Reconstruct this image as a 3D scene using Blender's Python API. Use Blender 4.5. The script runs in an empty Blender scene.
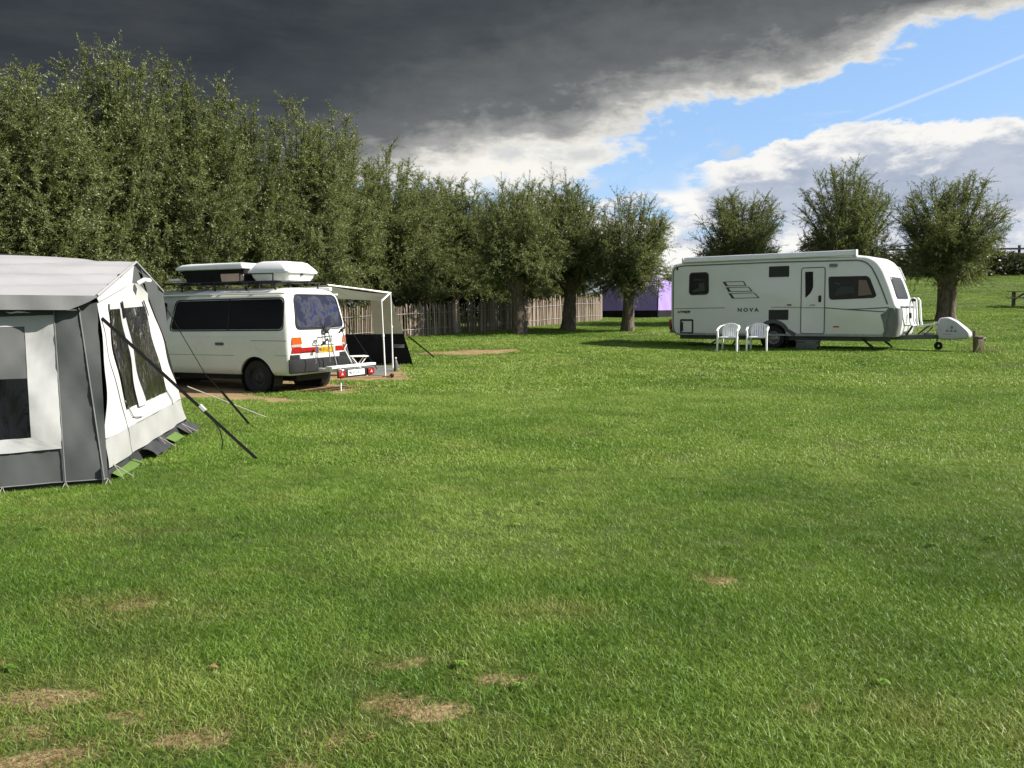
import bpy, bmesh, math, random
import numpy as np
from mathutils import Vector, Matrix
R = math.radians
SC = bpy.context.scene
COL = SC.collection
rng = np.random.default_rng(7)
random.seed(7)

# ------------------------------------------------------------------ helpers
def tag(o, label=None, cat=None, group=None, kind=None):
    if label: o['label'] = label
    if cat: o['category'] = cat
    if group: o['group'] = group
    if kind: o['kind'] = kind
    return o

def empty(name, loc=(0, 0, 0), rz=0.0, label=None, cat=None, group=None):
    o = bpy.data.objects.new(name, None)
    o.empty_display_size = 0.2
    COL.objects.link(o)
    o.location = loc
    o.rotation_euler = (0, 0, rz)
    return tag(o, label, cat, group)

def copy_tree(o, parent=None):
    c = o.copy()
    COL.objects.link(c)
    c.parent = parent
    for ch in list(o.children):
        copy_tree(ch, c)
    return c

class MB:
    """collects verts / faces / material slots; build() links them as ONE mesh object"""
    def __init__(s):
        s.v = []; s.f = []; s.m = []
    def add(s, vs, fs, mi=0):
        b = len(s.v)
        s.v.extend([tuple(map(float, p)) for p in vs])
        for f in fs:
            s.f.append(tuple(b + i for i in f)); s.m.append(mi)
        return s
    def box(s, c, d, rot=None, mi=0):
        hx, hy, hz = d[0] / 2, d[1] / 2, d[2] / 2
        vs = [Vector((x * hx, y * hy, z * hz)) for z in (-1, 1) for y in (-1, 1) for x in (-1, 1)]
        if rot is not None: vs = [rot @ p for p in vs]
        c = Vector(c)
        return s.add([p + c for p in vs], [(0, 2, 3, 1), (4, 5, 7, 6), (0, 1, 5, 4), (2, 6, 7, 3), (0, 4, 6, 2), (1, 3, 7, 5)], mi)
    def bar(s, a, b, w, h=None, up=(0, 0, 1), mi=0):
        a = Vector(a); b = Vector(b); d = b - a
        h = h or w
        x = d.normalized(); up = Vector(up)
        if abs(x.dot(up)) > .98: up = Vector((1, 0, 0))
        y = up.cross(x).normalized(); z = x.cross(y)
        vs = [p + y * sy * w / 2 + z * sz * h / 2 for p in (a, b) for sy, sz in ((-1, -1), (1, -1), (1, 1), (-1, 1))]
        return s.add(vs, [(0, 1, 5, 4), (1, 2, 6, 5), (2, 3, 7, 6), (3, 0, 4, 7), (3, 2, 1, 0), (4, 5, 6, 7)], mi)
    def tube(s, pts, r, n=8, closed=False, mi=0, caps=True):
        pts = [Vector(p) for p in pts]; N = len(pts)
        rs = r if isinstance(r, (list, tuple)) else [r] * N
        vs = []; prev = None
        for i, p in enumerate(pts):
            if closed: t = (pts[(i + 1) % N] - pts[i - 1])
            else: t = pts[min(i + 1, N - 1)] - pts[max(i - 1, 0)]
            t = t.normalized() if t.length > 1e-9 else Vector((0, 0, 1))
            if prev is None:
                a = Vector((0, 0, 1)) if abs(t.z) < .9 else Vector((1, 0, 0))
                u = t.cross(a).normalized()
            else:
                u = (prev - t * prev.dot(t)).normalized()
            prev = u; w = t.cross(u)
            for k in range(n):
                an = 2 * math.pi * k / n
                vs.append(p + (u * math.cos(an) + w * math.sin(an)) * rs[i])
        fs = []
        for i in range(N if closed else N - 1):
            j = (i + 1) % N
            for k in range(n):
                k2 = (k + 1) % n
                fs.append((i * n + k, i * n + k2, j * n + k2, j * n + k))
        if not closed and caps:
            fs.append(tuple(reversed(range(n)))); fs.append(tuple((N - 1) * n + k for k in range(n)))
        return s.add(vs, fs, mi)
    def lathe(s, prof, n=24, c=(0, 0, 0), axis='Z', mi=0):
        vs = []
        for (r, h) in prof:
            for k in range(n):
                a = 2 * math.pi * k / n
                p = (r * math.cos(a), r * math.sin(a), h)
                if axis == 'Y': p = (p[0], p[2], p[1])
                if axis == 'X': p = (p[2], p[0], p[1])
                vs.append((p[0] + c[0], p[1] + c[1], p[2] + c[2]))
        fs = []
        for i in range(len(prof) - 1):
            for k in range(n):
                k2 = (k + 1) % n
                fs.append((i * n + k, i * n + k2, (i + 1) * n + k2, (i + 1) * n + k))
        return s.add(vs, fs, mi)
    def prism(s, poly, axis, a, b, mi=0):
        """poly 2D extruded along axis ('Y': poly=(x,z), 'X': poly=(y,z), 'Z': poly=(x,y))"""
        def P(u, w, t):
            return {'Y': (u, t, w), 'X': (t, u, w), 'Z': (u, w, t)}[axis]
        n = len(poly)
        vs = [P(u, w, a) for u, w in poly] + [P(u, w, b) for u, w in poly]
        fs = [(i, (i + 1) % n, n + (i + 1) % n, n + i) for i in range(n)]
        fs += [tuple(reversed(range(n))), tuple(range(n, 2 * n))]
        return s.add(vs, fs, mi)
    def build(s, name, mats, parent=None, smooth=None, fixn=True, bevel=None):
        me = bpy.data.meshes.new(name)
        me.from_pydata(s.v, [], s.f)
        if not isinstance(mats, (list, tuple)): mats = [mats]
        for m in mats: me.materials.append(m)
        if any(s.m): me.polygons.foreach_set('material_index', s.m)
        if fixn or bevel:
            bm = bmesh.new(); bm.from_mesh(me)
            if fixn: bmesh.ops.recalc_face_normals(bm, faces=bm.faces)
            if bevel:
                es = [e for e in bm.edges if len(e.link_faces) == 2 and e.calc_face_angle(0) > R(30)]
                bmesh.ops.bevel(bm, geom=es, offset=bevel, segments=2, affect='EDGES', profile=.6, clamp_overlap=True)
            bm.to_mesh(me); bm.free()
        if smooth is not None or bevel:
            me.shade_smooth()
            me.set_sharp_from_angle(angle=R(smooth or 40))
        me.update()
        o = bpy.data.objects.new(name, me)
        COL.objects.link(o)
        if parent: o.parent = parent
        return o

def round_poly(pts, r, n=5):
    out = []; N = len(pts)
    rs = r if isinstance(r, (list, tuple)) else [r] * N
    for i in range(N):
        p = Vector(pts[i]); a = Vector(pts[i - 1]) - p; b = Vector(pts[(i + 1) % N]) - p
        d = min(rs[i], a.length * .45, b.length * .45)
        if d < 1e-5: out.append(tuple(p)); continue
        p0 = p + a.normalized() * d; p1 = p + b.normalized() * d
        for k in range(n + 1):
            t = k / n
            q = p0 * (1 - t) ** 2 + p * 2 * t * (1 - t) + p1 * t * t
            out.append((q.x, q.y))
    return out

def panel(mb, poly, f, off, rings=4, mi=0, thick=None):
    """thin panel with outline poly (2D, star shaped) lying OFF outside the surface f(u,v,off); its rim turns back to the surface"""
    n = len(poly)
    cx = sum(p[0] for p in poly) / n; cy = sum(p[1] for p in poly) / n
    vs = [f(u, w, -(thick or .004)) for u, w in poly]
    fs = []
    for k in range(rings + 1):
        sc = 1 - k / (rings + .0) * .985
        vs += [f(cx + (u - cx) * sc, cy + (w - cy) * sc, off) for u, w in poly]
    for k in range(rings + 1):
        for i in range(n):
            j = (i + 1) % n
            fs.append((k * n + i, k * n + j, (k + 1) * n + j, (k + 1) * n + i))
    fs.append(tuple((rings + 1) * n + i for i in range(n)))
    mb.add(vs, fs, mi)
    return mb

def outline(mb, poly, f, w, off, mi=0, closed=True):
    """a raised flat band of width w following poly on surface f"""
    N = len(poly); vs = []
    for i in range(N):
        if closed: t = Vector(poly[(i + 1) % N]) - Vector(poly[i - 1])
        else: t = Vector(poly[min(i + 1, N - 1)]) - Vector(poly[max(i - 1, 0)])
        t.normalize(); nn = Vector((-t.y, t.x)) * w / 2
        p = Vector(poly[i])
        a = p + nn; b = p - nn
        vs += [f(a.x, a.y, -.002), f(a.x, a.y, off), f(b.x, b.y, off), f(b.x, b.y, -.002)]
    fs = []
    for i in range(N if closed else N - 1):
        j = (i + 1) % N
        for k in range(3):
            fs.append((i * 4 + k, i * 4 + k + 1, j * 4 + k + 1, j * 4 + k))
    if not closed:
        fs += [(0, 1, 2, 3), ((N - 1) * 4, (N - 1) * 4 + 3, (N - 1) * 4 + 2, (N - 1) * 4 + 1)]
    return mb.add(vs, fs, mi)

def text_mesh(body, size, mat, name, parent, M, extrude=.002, shear=0.0, sx=1.0, align='LEFT', bold=0.0):
    cu = bpy.data.curves.new(name, 'FONT')
    cu.body = body; cu.size = size; cu.extrude = extrude; cu.offset = bold; cu.shear = shear; cu.align_x = align
    to = bpy.data.objects.new(name + '_curve', cu)
    COL.objects.link(to)
    bpy.context.view_layer.update()
    me = bpy.data.meshes.new_from_object(to.evaluated_get(bpy.context.evaluated_depsgraph_get()))
    COL.objects.unlink(to); bpy.data.objects.remove(to)
    me.name = name
    me.transform(M @ Matrix.Diagonal((sx, 1, 1, 1)))
    me.materials.clear(); me.materials.append(mat)
    o = bpy.data.objects.new(name, me)
    COL.objects.link(o); o.parent = parent
    return o

def boolean_cut(o, cutter_mb):
    c = cutter_mb.build('cutter', o.data.materials[0])
    c.matrix_world = o.matrix_world
    md = o.modifiers.new('cut', 'BOOLEAN'); md.object = c; md.operation = 'DIFFERENCE'; md.solver = 'EXACT'
    par = o.parent; o.parent = None
    bpy.context.view_layer.update()
    me = bpy.data.meshes.new_from_object(o.evaluated_get(bpy.context.evaluated_depsgraph_get()))
    o.modifiers.clear(); old = o.data; o.data = me; me.name = o.name; o.parent = par
    bpy.data.objects.remove(c)
    me.shade_smooth(); me.set_sharp_from_angle(angle=R(35))

# value noise (numpy)
def vnoise(x, y, seed=0):
    x = np.asarray(x, float); y = np.asarray(y, float)
    xi = np.floor(x).astype(np.int64); yi = np.floor(y).astype(np.int64)
    fx = x - xi; fy = y - yi
    fx = fx * fx * (3 - 2 * fx); fy = fy * fy * (3 - 2 * fy)
    def h(a, b):
        n = (a * 374761393 + b * 668265263 + seed * 974711) & 0x7fffffff
        n = ((n ^ (n >> 13)) * 1274126177) & 0x7fffffff
        n = (n ^ (n >> 16)) & 0xffff
        return n / 65535.0
    return (h(xi, yi) * (1 - fx) + h(xi + 1, yi) * fx) * (1 - fy) + (h(xi, yi + 1) * (1 - fx) + h(xi + 1, yi + 1) * fx) * fy
def fbm(x, y, seed=0, o=3):
    s = 0; a = .5; t = 0
    for k in range(o):
        s = s + a * vnoise(x * 2 ** k, y * 2 ** k, seed + k * 17); t += a; a *= .5
    return s / t
def sstep(a, b, x):
    t = np.clip((np.asarray(x, float) - a) / (b - a), 0, 1)
    return t * t * (3 - 2 * t)

# ------------------------------------------------------------------ node maths
class NT:
    def __init__(s, tree): s.t = tree
    def node(s, typ, **kw):
        n = s.t.nodes.new(typ)
        for k, v in kw.items(): setattr(n, k, v)
        return n
    def put(s, sock, v):
        if isinstance(v, Q): s.t.links.new(v.s, sock)
        elif hasattr(v, 'links') : s.t.links.new(v, sock)
        else: sock.default_value = v
    def m(s, op, a, b=0.0, c=0.0, clamp=False):
        n = s.node('ShaderNodeMath', operation=op, use_clamp=clamp)
        s.put(n.inputs[0], a); s.put(n.inputs[1], b)
        if len(n.inputs) > 2: s.put(n.inputs[2], c)
        return Q(s, n.outputs[0])
    def ss(s, a, b, x):
        n = s.node('ShaderNodeMapRange', interpolation_type='SMOOTHSTEP')
        s.put(n.inputs[0], x); s.put(n.inputs[1], a); s.put(n.inputs[2], b); n.inputs[3].default_value = 0; n.inputs[4].default_value = 1
        return Q(s, n.outputs[0])
    def mix(s, fac, a, b, mode='MIX'):
        n = s.node('ShaderNodeMix', data_type='RGBA', blend_type=mode)
        s.put(n.inputs[0], fac); s.put(n.inputs[6], a); s.put(n.inputs[7], b)
        return Q(s, n.outputs[2])
    def ramp(s, fac, stops, interp='LINEAR'):
        n = s.node('ShaderNodeValToRGB'); n.color_ramp.interpolation = interp
        e = n.color_ramp.elements
        while len(e) < len(stops): e.new(.5)
        for el, (p, c) in zip(e, stops):
            el.position = p; el.color = tuple(c) + ((1,) if len(c) == 3 else ())
        s.put(n.inputs[0], fac)
        return Q(s, n.outputs[0])
    def noise(s, vec, scale, detail=3, rough=.55, dist=0.0):
        n = s.node('ShaderNodeTexNoise')
        if vec is not None: s.put(n.inputs['Vector'], vec)
        n.inputs['Scale'].default_value = scale; n.inputs['Detail'].default_value = detail
        n.inputs['Roughness'].default_value = rough; n.inputs['Distortion'].default_value = dist
        return Q(s, n.outputs[0])
    def comb(s, x, y, z):
        n = s.node('ShaderNodeCombineXYZ')
        for i, v in enumerate((x, y, z)): s.put(n.inputs[i], v)
        return Q(s, n.outputs[0])
    def sep(s, v):
        n = s.node('ShaderNodeSeparateXYZ'); s.put(n.inputs[0], v)
        return [Q(s, n.outputs[i]) for i in range(3)]
class Q:
    def __init__(s, nt, sock): s.n = nt; s.s = sock
    def __add__(a, b): return a.n.m('ADD', a, b)
    __radd__ = __add__
    def __sub__(a, b): return a.n.m('SUBTRACT', a, b)
    def __rsub__(a, b): return a.n.m('SUBTRACT', b, a)
    def __mul__(a, b): return a.n.m('MULTIPLY', a, b)
    __rmul__ = __mul__
    def __truediv__(a, b): return a.n.m('DIVIDE', a, b)

def new_mat(name):
    m = bpy.data.materials.new(name); m.use_nodes = True
    m.node_tree.nodes.clear()
    nt = NT(m.node_tree)
    out = nt.node('ShaderNodeOutputMaterial')
    return m, nt, out

def mat(name, col, rough=.5, spec=.5, metal=0.0, var=.12, vscale=3.0, bump=0.0, bscale=40.0, coat=0.0, dirt=None, transl=0.0):
    m, nt, out = new_mat(name)
    tc = nt.node('ShaderNodeTexCoord').outputs['Object']
    b = nt.node('ShaderNodeBsdfPrincipled')
    n1 = nt.noise(tc, vscale, 5, .6)
    c = nt.mix(nt.ss(.3, .7, n1), tuple(x * (1 - var) for x in col) + (1,), tuple(min(1, x * (1 + var * .6)) for x in col) + (1,))
    if dirt:
        n2 = nt.noise(tc, vscale * 3.1, 6, .7)
        c = nt.mix(nt.ss(.52, .75, n2) * dirt[3], c, tuple(dirt[:3]) + (1,))
    nt.put(b.inputs['Base Color'], c)
    nt.put(b.inputs['Roughness'], nt.m('ADD', n1 * .16, rough - .08, clamp=True))
    b.inputs['Metallic'].default_value = metal
    b.inputs['Specular IOR Level'].default_value = spec
    b.inputs['Coat Weight'].default_value = coat
    if bump:
        bp = nt.node('ShaderNodeBump'); bp.inputs['Strength'].default_value = bump; bp.inputs['Distance'].default_value = .02
        nt.put(bp.inputs['Height'], nt.noise(tc, bscale, 4, .6)); nt.put(b.inputs['Normal'], Q(nt, bp.outputs[0]))
    sh = b.outputs[0]
    if transl:
        t = nt.node('ShaderNodeBsdfTranslucent'); nt.put(t.inputs[0], c)
        mx = nt.node('ShaderNodeMixShader'); mx.inputs[0].default_value = transl
        nt.t.links.new(sh, mx.inputs[1]); nt.t.links.new(t.outputs[0], mx.inputs[2]); sh = mx.outputs[0]
    nt.t.links.new(sh, out.inputs[0])
    return m

def glass_mat(name, tint=(.02, .022, .025), transp=0.0, rough=.06, bump=0.0, bscale=6.0, spec=.6):
    m, nt, out = new_mat(name)
    tc = nt.node('ShaderNodeTexCoord').outputs['Object']
    b = nt.node('ShaderNodeBsdfPrincipled')
    n1 = nt.noise(tc, 4, 4, .6)
    nt.put(b.inputs['Base Color'], nt.mix(n1, tuple(x * .7 for x in tint) + (1,), tuple(x * 1.3 for x in tint) + (1,)))
    b.inputs['Roughness'].default_value = rough; b.inputs['Specular IOR Level'].default_value = spec
    if bump:
        bp = nt.node('ShaderNodeBump'); bp.inputs['Strength'].default_value = bump; bp.inputs['Distance'].default_value = .05
        mp = nt.node('ShaderNodeMapping'); nt.put(mp.inputs[0], tc); mp.inputs['Scale'].default_value = (1, 1, .22)
        nt.put(bp.inputs['Height'], nt.noise(mp.outputs[0], bscale, 3, .6, .6)); nt.put(b.inputs['Normal'], Q(nt, bp.outputs[0]))
    sh = b.outputs[0]
    if transp:
        t = nt.node('ShaderNodeBsdfTransparent'); t.inputs[0].default_value = (.9, .9, .88, 1)
        mx = nt.node('ShaderNodeMixShader'); mx.inputs[0].default_value = transp
        nt.t.links.new(sh, mx.inputs[1]); nt.t.links.new(t.outputs[0], mx.inputs[2]); sh = mx.outputs[0]
    nt.t.links.new(sh, out.inputs[0])
    return m

# ------------------------------------------------------------------ materials
M = {}
M['van_white'] = mat('van_paint', (.76, .76, .70), .3, .5, var=.05, vscale=2, coat=.4, dirt=(.45, .42, .34, .18))
M['caravan_white'] = mat('caravan_panel', (.72, .722, .70), .32, .5, var=.04, vscale=1.2, coat=.3, dirt=(.52, .52, .45, .12))
M['white_plastic'] = mat('white_plastic', (.8, .8, .8), .4, .5, var=.05, vscale=6)
M['box_white'] = mat('roof_box_plastic', (.78, .78, .77), .35, .5, var=.06, vscale=3, dirt=(.5, .5, .45, .15))
M['black'] = mat('black_plastic', (.018, .018, .019), .5, .4, var=.25, vscale=6)
M['rubber'] = mat('tyre_rubber', (.022, .021, .02), .8, .3, var=.25, vscale=8, bump=.3, bscale=60)
M['dark_grey'] = mat('dark_grey_plastic', (.09, .095, .095), .55, .4, var=.12, vscale=5)
M['bumper'] = mat('bumper_plastic', (.022, .023, .023), .85, .12, var=.15, vscale=4)
M['trim_grey'] = mat('grey_trim', (.12, .125, .125), .5, .4, var=.1)
M['skirt_grey'] = mat('grey_moulding', (.17, .175, .165), .45, .4, var=.1)
M['steel'] = mat('dull_steel', (.30, .30, .30), .4, .5, metal=.8, var=.15, vscale=9)
M['galv'] = mat('galvanised_steel', (.36, .37, .37), .55, .5, metal=.6, var=.2, vscale=12)
M['alu'] = mat('painted_aluminium', (.75, .75, .74), .4, .5, var=.05)
M['dark_steel'] = mat('black_steel', (.03, .03, .03), .5, .4, var=.2)
M['red_lens'] = mat('red_lens', (.26, .006, .008), .2, .6, var=.15, vscale=12, coat=.5)
M['amber_lens'] = mat('amber_lens', (.42, .075, .008), .2, .6, var=.15, vscale=12, coat=.5)
M['pale_lens'] = mat('pale_lens', (.42, .30, .28), .2, .6, var=.1, vscale=12, coat=.5)
M['yellow_plate'] = mat('yellow_plate', (.55, .28, .006), .35, .5, var=.08, vscale=14)
M['blue_plate'] = mat('blue_plate', (.03, .08, .4), .4, .5)
M['white_plate'] = mat('white_plate', (.8, .8, .78), .35, .5, var=.05)
M['ink'] = mat('dark_lettering', (.05, .055, .055), .5, .4, var=.1)
M['dark_glass'] = glass_mat('dark_tinted_glass', (.006, .007, .007), 0, .05, spec=.16)
M['rear_glass'] = glass_mat('clear_rear_glass', (.01, .01, .015), .72, .03, spec=.6)
M['acrylic'] = glass_mat('caravan_acrylic', (.02, .022, .022), .6, .06, spec=.5)
M['vinyl'] = glass_mat('clear_vinyl', (.012, .011, .010), 0, .09, bump=1.0, bscale=11.0, spec=1.0)
M['vinyl_clear'] = glass_mat('thin_clear_vinyl', (.14, .135, .11), .74, .1, spec=.4)
M['mesh_dark'] = glass_mat('dark_window_vinyl', (.006, .0065, .0075), 0, .16, bump=.6, bscale=6.0, spec=.28)
M['t_roof'] = mat('tent_roof_cloth', (.29, .285, .29), .75, .2, var=.06, vscale=2, bump=.05, bscale=90, transl=.08, dirt=(.24, .235, .225, .3))
M['t_grey'] = mat('tent_dark_grey_cloth', (.072, .077, .076), .8, .2, var=.1, vscale=3, bump=.05, bscale=90)
M['t_light'] = mat('tent_light_grey_cloth', (.40, .40, .395), .8, .2, var=.06, vscale=3, bump=.05, bscale=90)
M['t_white'] = mat('tent_white_cloth', (.48, .47, .445), .8, .2, var=.06, vscale=3, bump=.05, bscale=90, dirt=(.4, .385, .34, .25))
M['t_band'] = mat('tent_pale_band_cloth', (.30, .30, .285), .8, .2, var=.08, vscale=3, bump=.05, bscale=90)
M['t_mud'] = mat('tent_mud_flap', (.035, .036, .038), .6, .3, var=.25, vscale=5)
M['lime'] = mat('green_groundsheet', (.09, .15, .035), .6, .3, var=.12)
M['seam'] = mat('tent_seam', (.17, .172, .168), .8, .2, var=.1)
M['valance'] = mat('tent_valance_cloth', (.15, .152, .15), .8, .2, var=.08, vscale=3, bump=.05, bscale=90)
M['blind'] = mat('grey_rolled_blind', (.10, .103, .103), .8, .2, var=.1, vscale=4)
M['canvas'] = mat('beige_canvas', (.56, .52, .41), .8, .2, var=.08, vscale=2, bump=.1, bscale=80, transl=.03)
M['canvas_shade'] = mat('canvas_shade_tone', (.07, .072, .05), .85, .15, var=.15, vscale=2)  # shade of the awning canopy's underside, put into the cloth colour
M['black_cloth'] = mat('black_cloth', (.014, .014, .016), .85, .15, var=.3, vscale=2)
M['purple'] = mat('purple_cloth', (.36, .26, .6), .8, .2, var=.08, vscale=2, transl=.15)
M['pink'] = mat('pinkish_canvas', (.62, .44, .36), .8, .2, var=.06)
M['strap'] = mat('black_webbing', (.006, .006, .0065), .8, .2, var=.3)
M['cord'] = mat('pale_cord', (.26, .245, .2), .7, .3, var=.1)
M['cover'] = mat('white_hitch_cover', (.45, .445, .475), .6, .3, var=.06, vscale=4, dirt=(.5, .5, .5, .2))
M['wood'] = mat('weathered_wood', (.15, .12, .085), .85, .2, var=.3, vscale=5, bump=.5, bscale=30)
M['wood_grey'] = mat('grey_wood', (.27, .25, .2), .85, .2, var=.25, vscale=5, bump=.4, bscale=30)
M['rail_dark'] = mat('dark_rail_wood', (.07, .055, .045), .85, .2, var=.3, vscale=5)
M['leaf_brown'] = mat('fallen_leaf', (.20, .12, .06), .8, .2, var=.3, vscale=20)

def curtain_mat():
    m, nt, out = new_mat('blue_curtain')
    tc = nt.node('ShaderNodeTexCoord').outputs['Object']
    b = nt.node('ShaderNodeBsdfPrincipled')
    c = nt.ramp(nt.noise(tc, 2.3, 5, .62, .7), [(.30, (.012, .014, .06)), (.47, (.018, .020, .055)), (.545, (.09, .09, .12)), (.60, (.018, .03, .13)), (.8, (.04, .012, .04))])
    nt.put(b.inputs['Base Color'], c); b.inputs['Roughness'].default_value = .9
    nt.t.links.new(b.outputs[0], out.inputs[0]); return m
M['curtain'] = curtain_mat()

def bark_mat():
    m, nt, out = new_mat('willow_bark')
    tc = nt.node('ShaderNodeTexCoord').outputs['Object']
    mp = nt.node('ShaderNodeMapping'); nt.put(mp.inputs[0], tc); mp.inputs['Scale'].default_value = (1, 1, .22)
    n = nt.noise(mp.outputs[0], 16, 6, .65, .5)
    b = nt.node('ShaderNodeBsdfPrincipled'); b.inputs['Roughness'].default_value = .9
    nt.put(b.inputs['Base Color'], nt.ramp(n, [(.3, (.03, .023, .017)), (.5, (.105, .082, .06)), (.72, (.22, .175, .125))]))
    bp = nt.node('ShaderNodeBump'); bp.inputs['Strength'].default_value = .9; bp.inputs['Distance'].default_value = .06
    nt.put(bp.inputs['Height'], n); nt.put(b.inputs['Normal'], Q(nt, bp.outputs[0]))
    nt.t.links.new(b.outputs[0], out.inputs[0]); return m
M['bark'] = bark_mat()

M['twig'] = mat('willow_twigs', (.06, .052, .035), .8, .2, var=.3)
def pale_fence_mat():
    m, nt, out = new_mat('split_chestnut')
    b = nt.node('ShaderNodeBsdfPrincipled'); b.inputs['Roughness'].default_value = .9
    at = nt.node('ShaderNodeAttribute', attribute_name='tint')
    tc = nt.node('ShaderNodeTexCoord').outputs['Object']
    mp = nt.node('ShaderNodeMapping'); nt.put(mp.inputs[0], tc); mp.inputs['Scale'].default_value = (8, 8, 1)
    n = nt.noise(mp.outputs[0], 5, 4, .6)
    c = nt.ramp(Q(nt, at.outputs['Fac']) * .75 + n * .25, [(.1, (.07, .052, .038)), (.45, (.19, .145, .105)), (.9, (.36, .29, .22))])
    nt.put(b.inputs['Base Color'], c)
    nt.t.links.new(b.outputs[0], out.inputs[0]); return m
M['pale'] = pale_fence_mat()

def leaf_mat(name, stops, back=(.16, .19, .12), trans=.3, rough=.45):
    m, nt, out = new_mat(name)
    at = nt.node('ShaderNodeAttribute', attribute_name='tint')
    oi = nt.node('ShaderNodeObjectInfo')
    f = Q(nt, at.outputs['Fac']) + (Q(nt, oi.outputs['Random']) - .5) * .22
    c = nt.ramp(f, stops)
    geo = nt.node('ShaderNodeNewGeometry')
    c2 = nt.mix(Q(nt, geo.outputs['Backfacing']) * .6, c, back + (1,))
    b = nt.node('ShaderNodeBsdfPrincipled'); nt.put(b.inputs['Base Color'], c2)
    b.inputs['Roughness'].default_value = rough; b.inputs['Specular IOR Level'].default_value = .5
    t = nt.node('ShaderNodeBsdfTranslucent')
    nt.put(t.inputs[0], nt.mix(.5, c, (.20, .22, .03, 1)))
    mx = nt.node('ShaderNodeMixShader'); mx.inputs[0].default_value = trans
    nt.t.links.new(b.outputs[0], mx.inputs[1]); nt.t.links.new(t.outputs[0], mx.inputs[2])
    nt.t.links.new(mx.outputs[0], out.inputs[0]); return m
M['leaf'] = leaf_mat('willow_leaves', [(.0, (.055, .08, .016)), (.45, (.135, .17, .036)), (.8, (.21, .245, .066)), (1, (.36, .39, .17))], back=(.22, .25, .15), trans=.4)
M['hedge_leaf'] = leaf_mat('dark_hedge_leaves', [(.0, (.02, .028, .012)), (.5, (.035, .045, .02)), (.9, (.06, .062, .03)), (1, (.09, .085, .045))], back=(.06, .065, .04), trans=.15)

def grass_mat():
    m, nt, out = new_mat('grass_blades')
    at = nt.node('ShaderNodeAttribute', attribute_name='tint')
    it = nt.node('ShaderNodeAttribute', attribute_name='patch', attribute_type='INSTANCER')
    dr = nt.node('ShaderNodeAttribute', attribute_name='straw', attribute_type='INSTANCER')
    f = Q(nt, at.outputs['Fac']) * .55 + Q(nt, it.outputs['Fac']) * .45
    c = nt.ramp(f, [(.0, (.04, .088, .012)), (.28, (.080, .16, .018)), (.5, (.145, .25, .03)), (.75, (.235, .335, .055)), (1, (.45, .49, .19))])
    c = nt.mix(Q(nt, dr.outputs['Fac']), c, nt.ramp(Q(nt, at.outputs['Fac']), [(0, (.10, .085, .03)), (.5, (.23, .165, .07)), (1, (.40, .30, .15))]))
    b = nt.node('ShaderNodeBsdfPrincipled'); nt.put(b.inputs['Base Color'], c)
    b.inputs['Roughness'].default_value = .45; b.inputs['Specular IOR Level'].default_value = .3
    t = nt.node('ShaderNodeBsdfTranslucent'); nt.put(t.inputs[0], nt.mix(.4, c, (.20, .30, .02, 1)))
    mx = nt.node('ShaderNodeMixShader'); mx.inputs[0].default_value = .32
    nt.t.links.new(b.outputs[0], mx.inputs[1]); nt.t.links.new(t.outputs[0], mx.inputs[2])
    nt.t.links.new(mx.outputs[0], out.inputs[0]); return m
M['grass'] = grass_mat()

def ground_mat():
    m, nt, out = new_mat('meadow_ground')
    geo = nt.node('ShaderNodeNewGeometry'); P = geo.outputs['Position']
    dry = Q(nt, nt.node('ShaderNodeAttribute', attribute_name='dry').outputs['Fac'])
    soil = Q(nt, nt.node('ShaderNodeAttribute', attribute_name='soil').outputs['Fac'])
    n1 = nt.noise(P, .35, 5, .6); n2 = nt.noise(P, 3.0, 6, .65); n3 = nt.noise(P, 45, 5, .7)
    g = nt.mix(nt.ss(.35, .65, n1), (.048, .072, .013, 1), (.078, .112, .018, 1))
    g = nt.mix(nt.ss(.3, .75, n2) * .6, g, (.10, .14, .026, 1))
    g = nt.mix(nt.ss(.3, .7, n3) * .55, g, (.028, .036, .012, 1))
    st = nt.mix(nt.ss(.3, .7, n3), (.10, .068, .036, 1), (.37, .265, .14, 1))
    so = nt.mix(nt.ss(.3, .7, n2), (.21, .135, .07, 1), (.36, .25, .13, 1))
    so = nt.mix(nt.ss(.4, .7, n3) * .5, so, (.1, .075, .04, 1))
    c = nt.mix(nt.ss(.25, .6, dry + (n3 - .5) * .5), g, st)
    c = nt.mix(nt.ss(.3, .6, soil + (n2 - .5) * .4), c, so)
    b = nt.node('ShaderNodeBsdfPrincipled'); nt.put(b.inputs['Base Color'], c)
    b.inputs['Roughness'].default_value = .9; b.inputs['Specular IOR Level'].default_value = .2
    bp = nt.node('ShaderNodeBump'); bp.inputs['Strength'].default_value = .6; bp.inputs['Distance'].default_value = .04
    nt.put(bp.inputs['Height'], n3); nt.put(b.inputs['Normal'], Q(nt, bp.outputs[0]))
    nt.t.links.new(b.outputs[0], out.inputs[0]); return m
M['ground'] = ground_mat()

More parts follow.
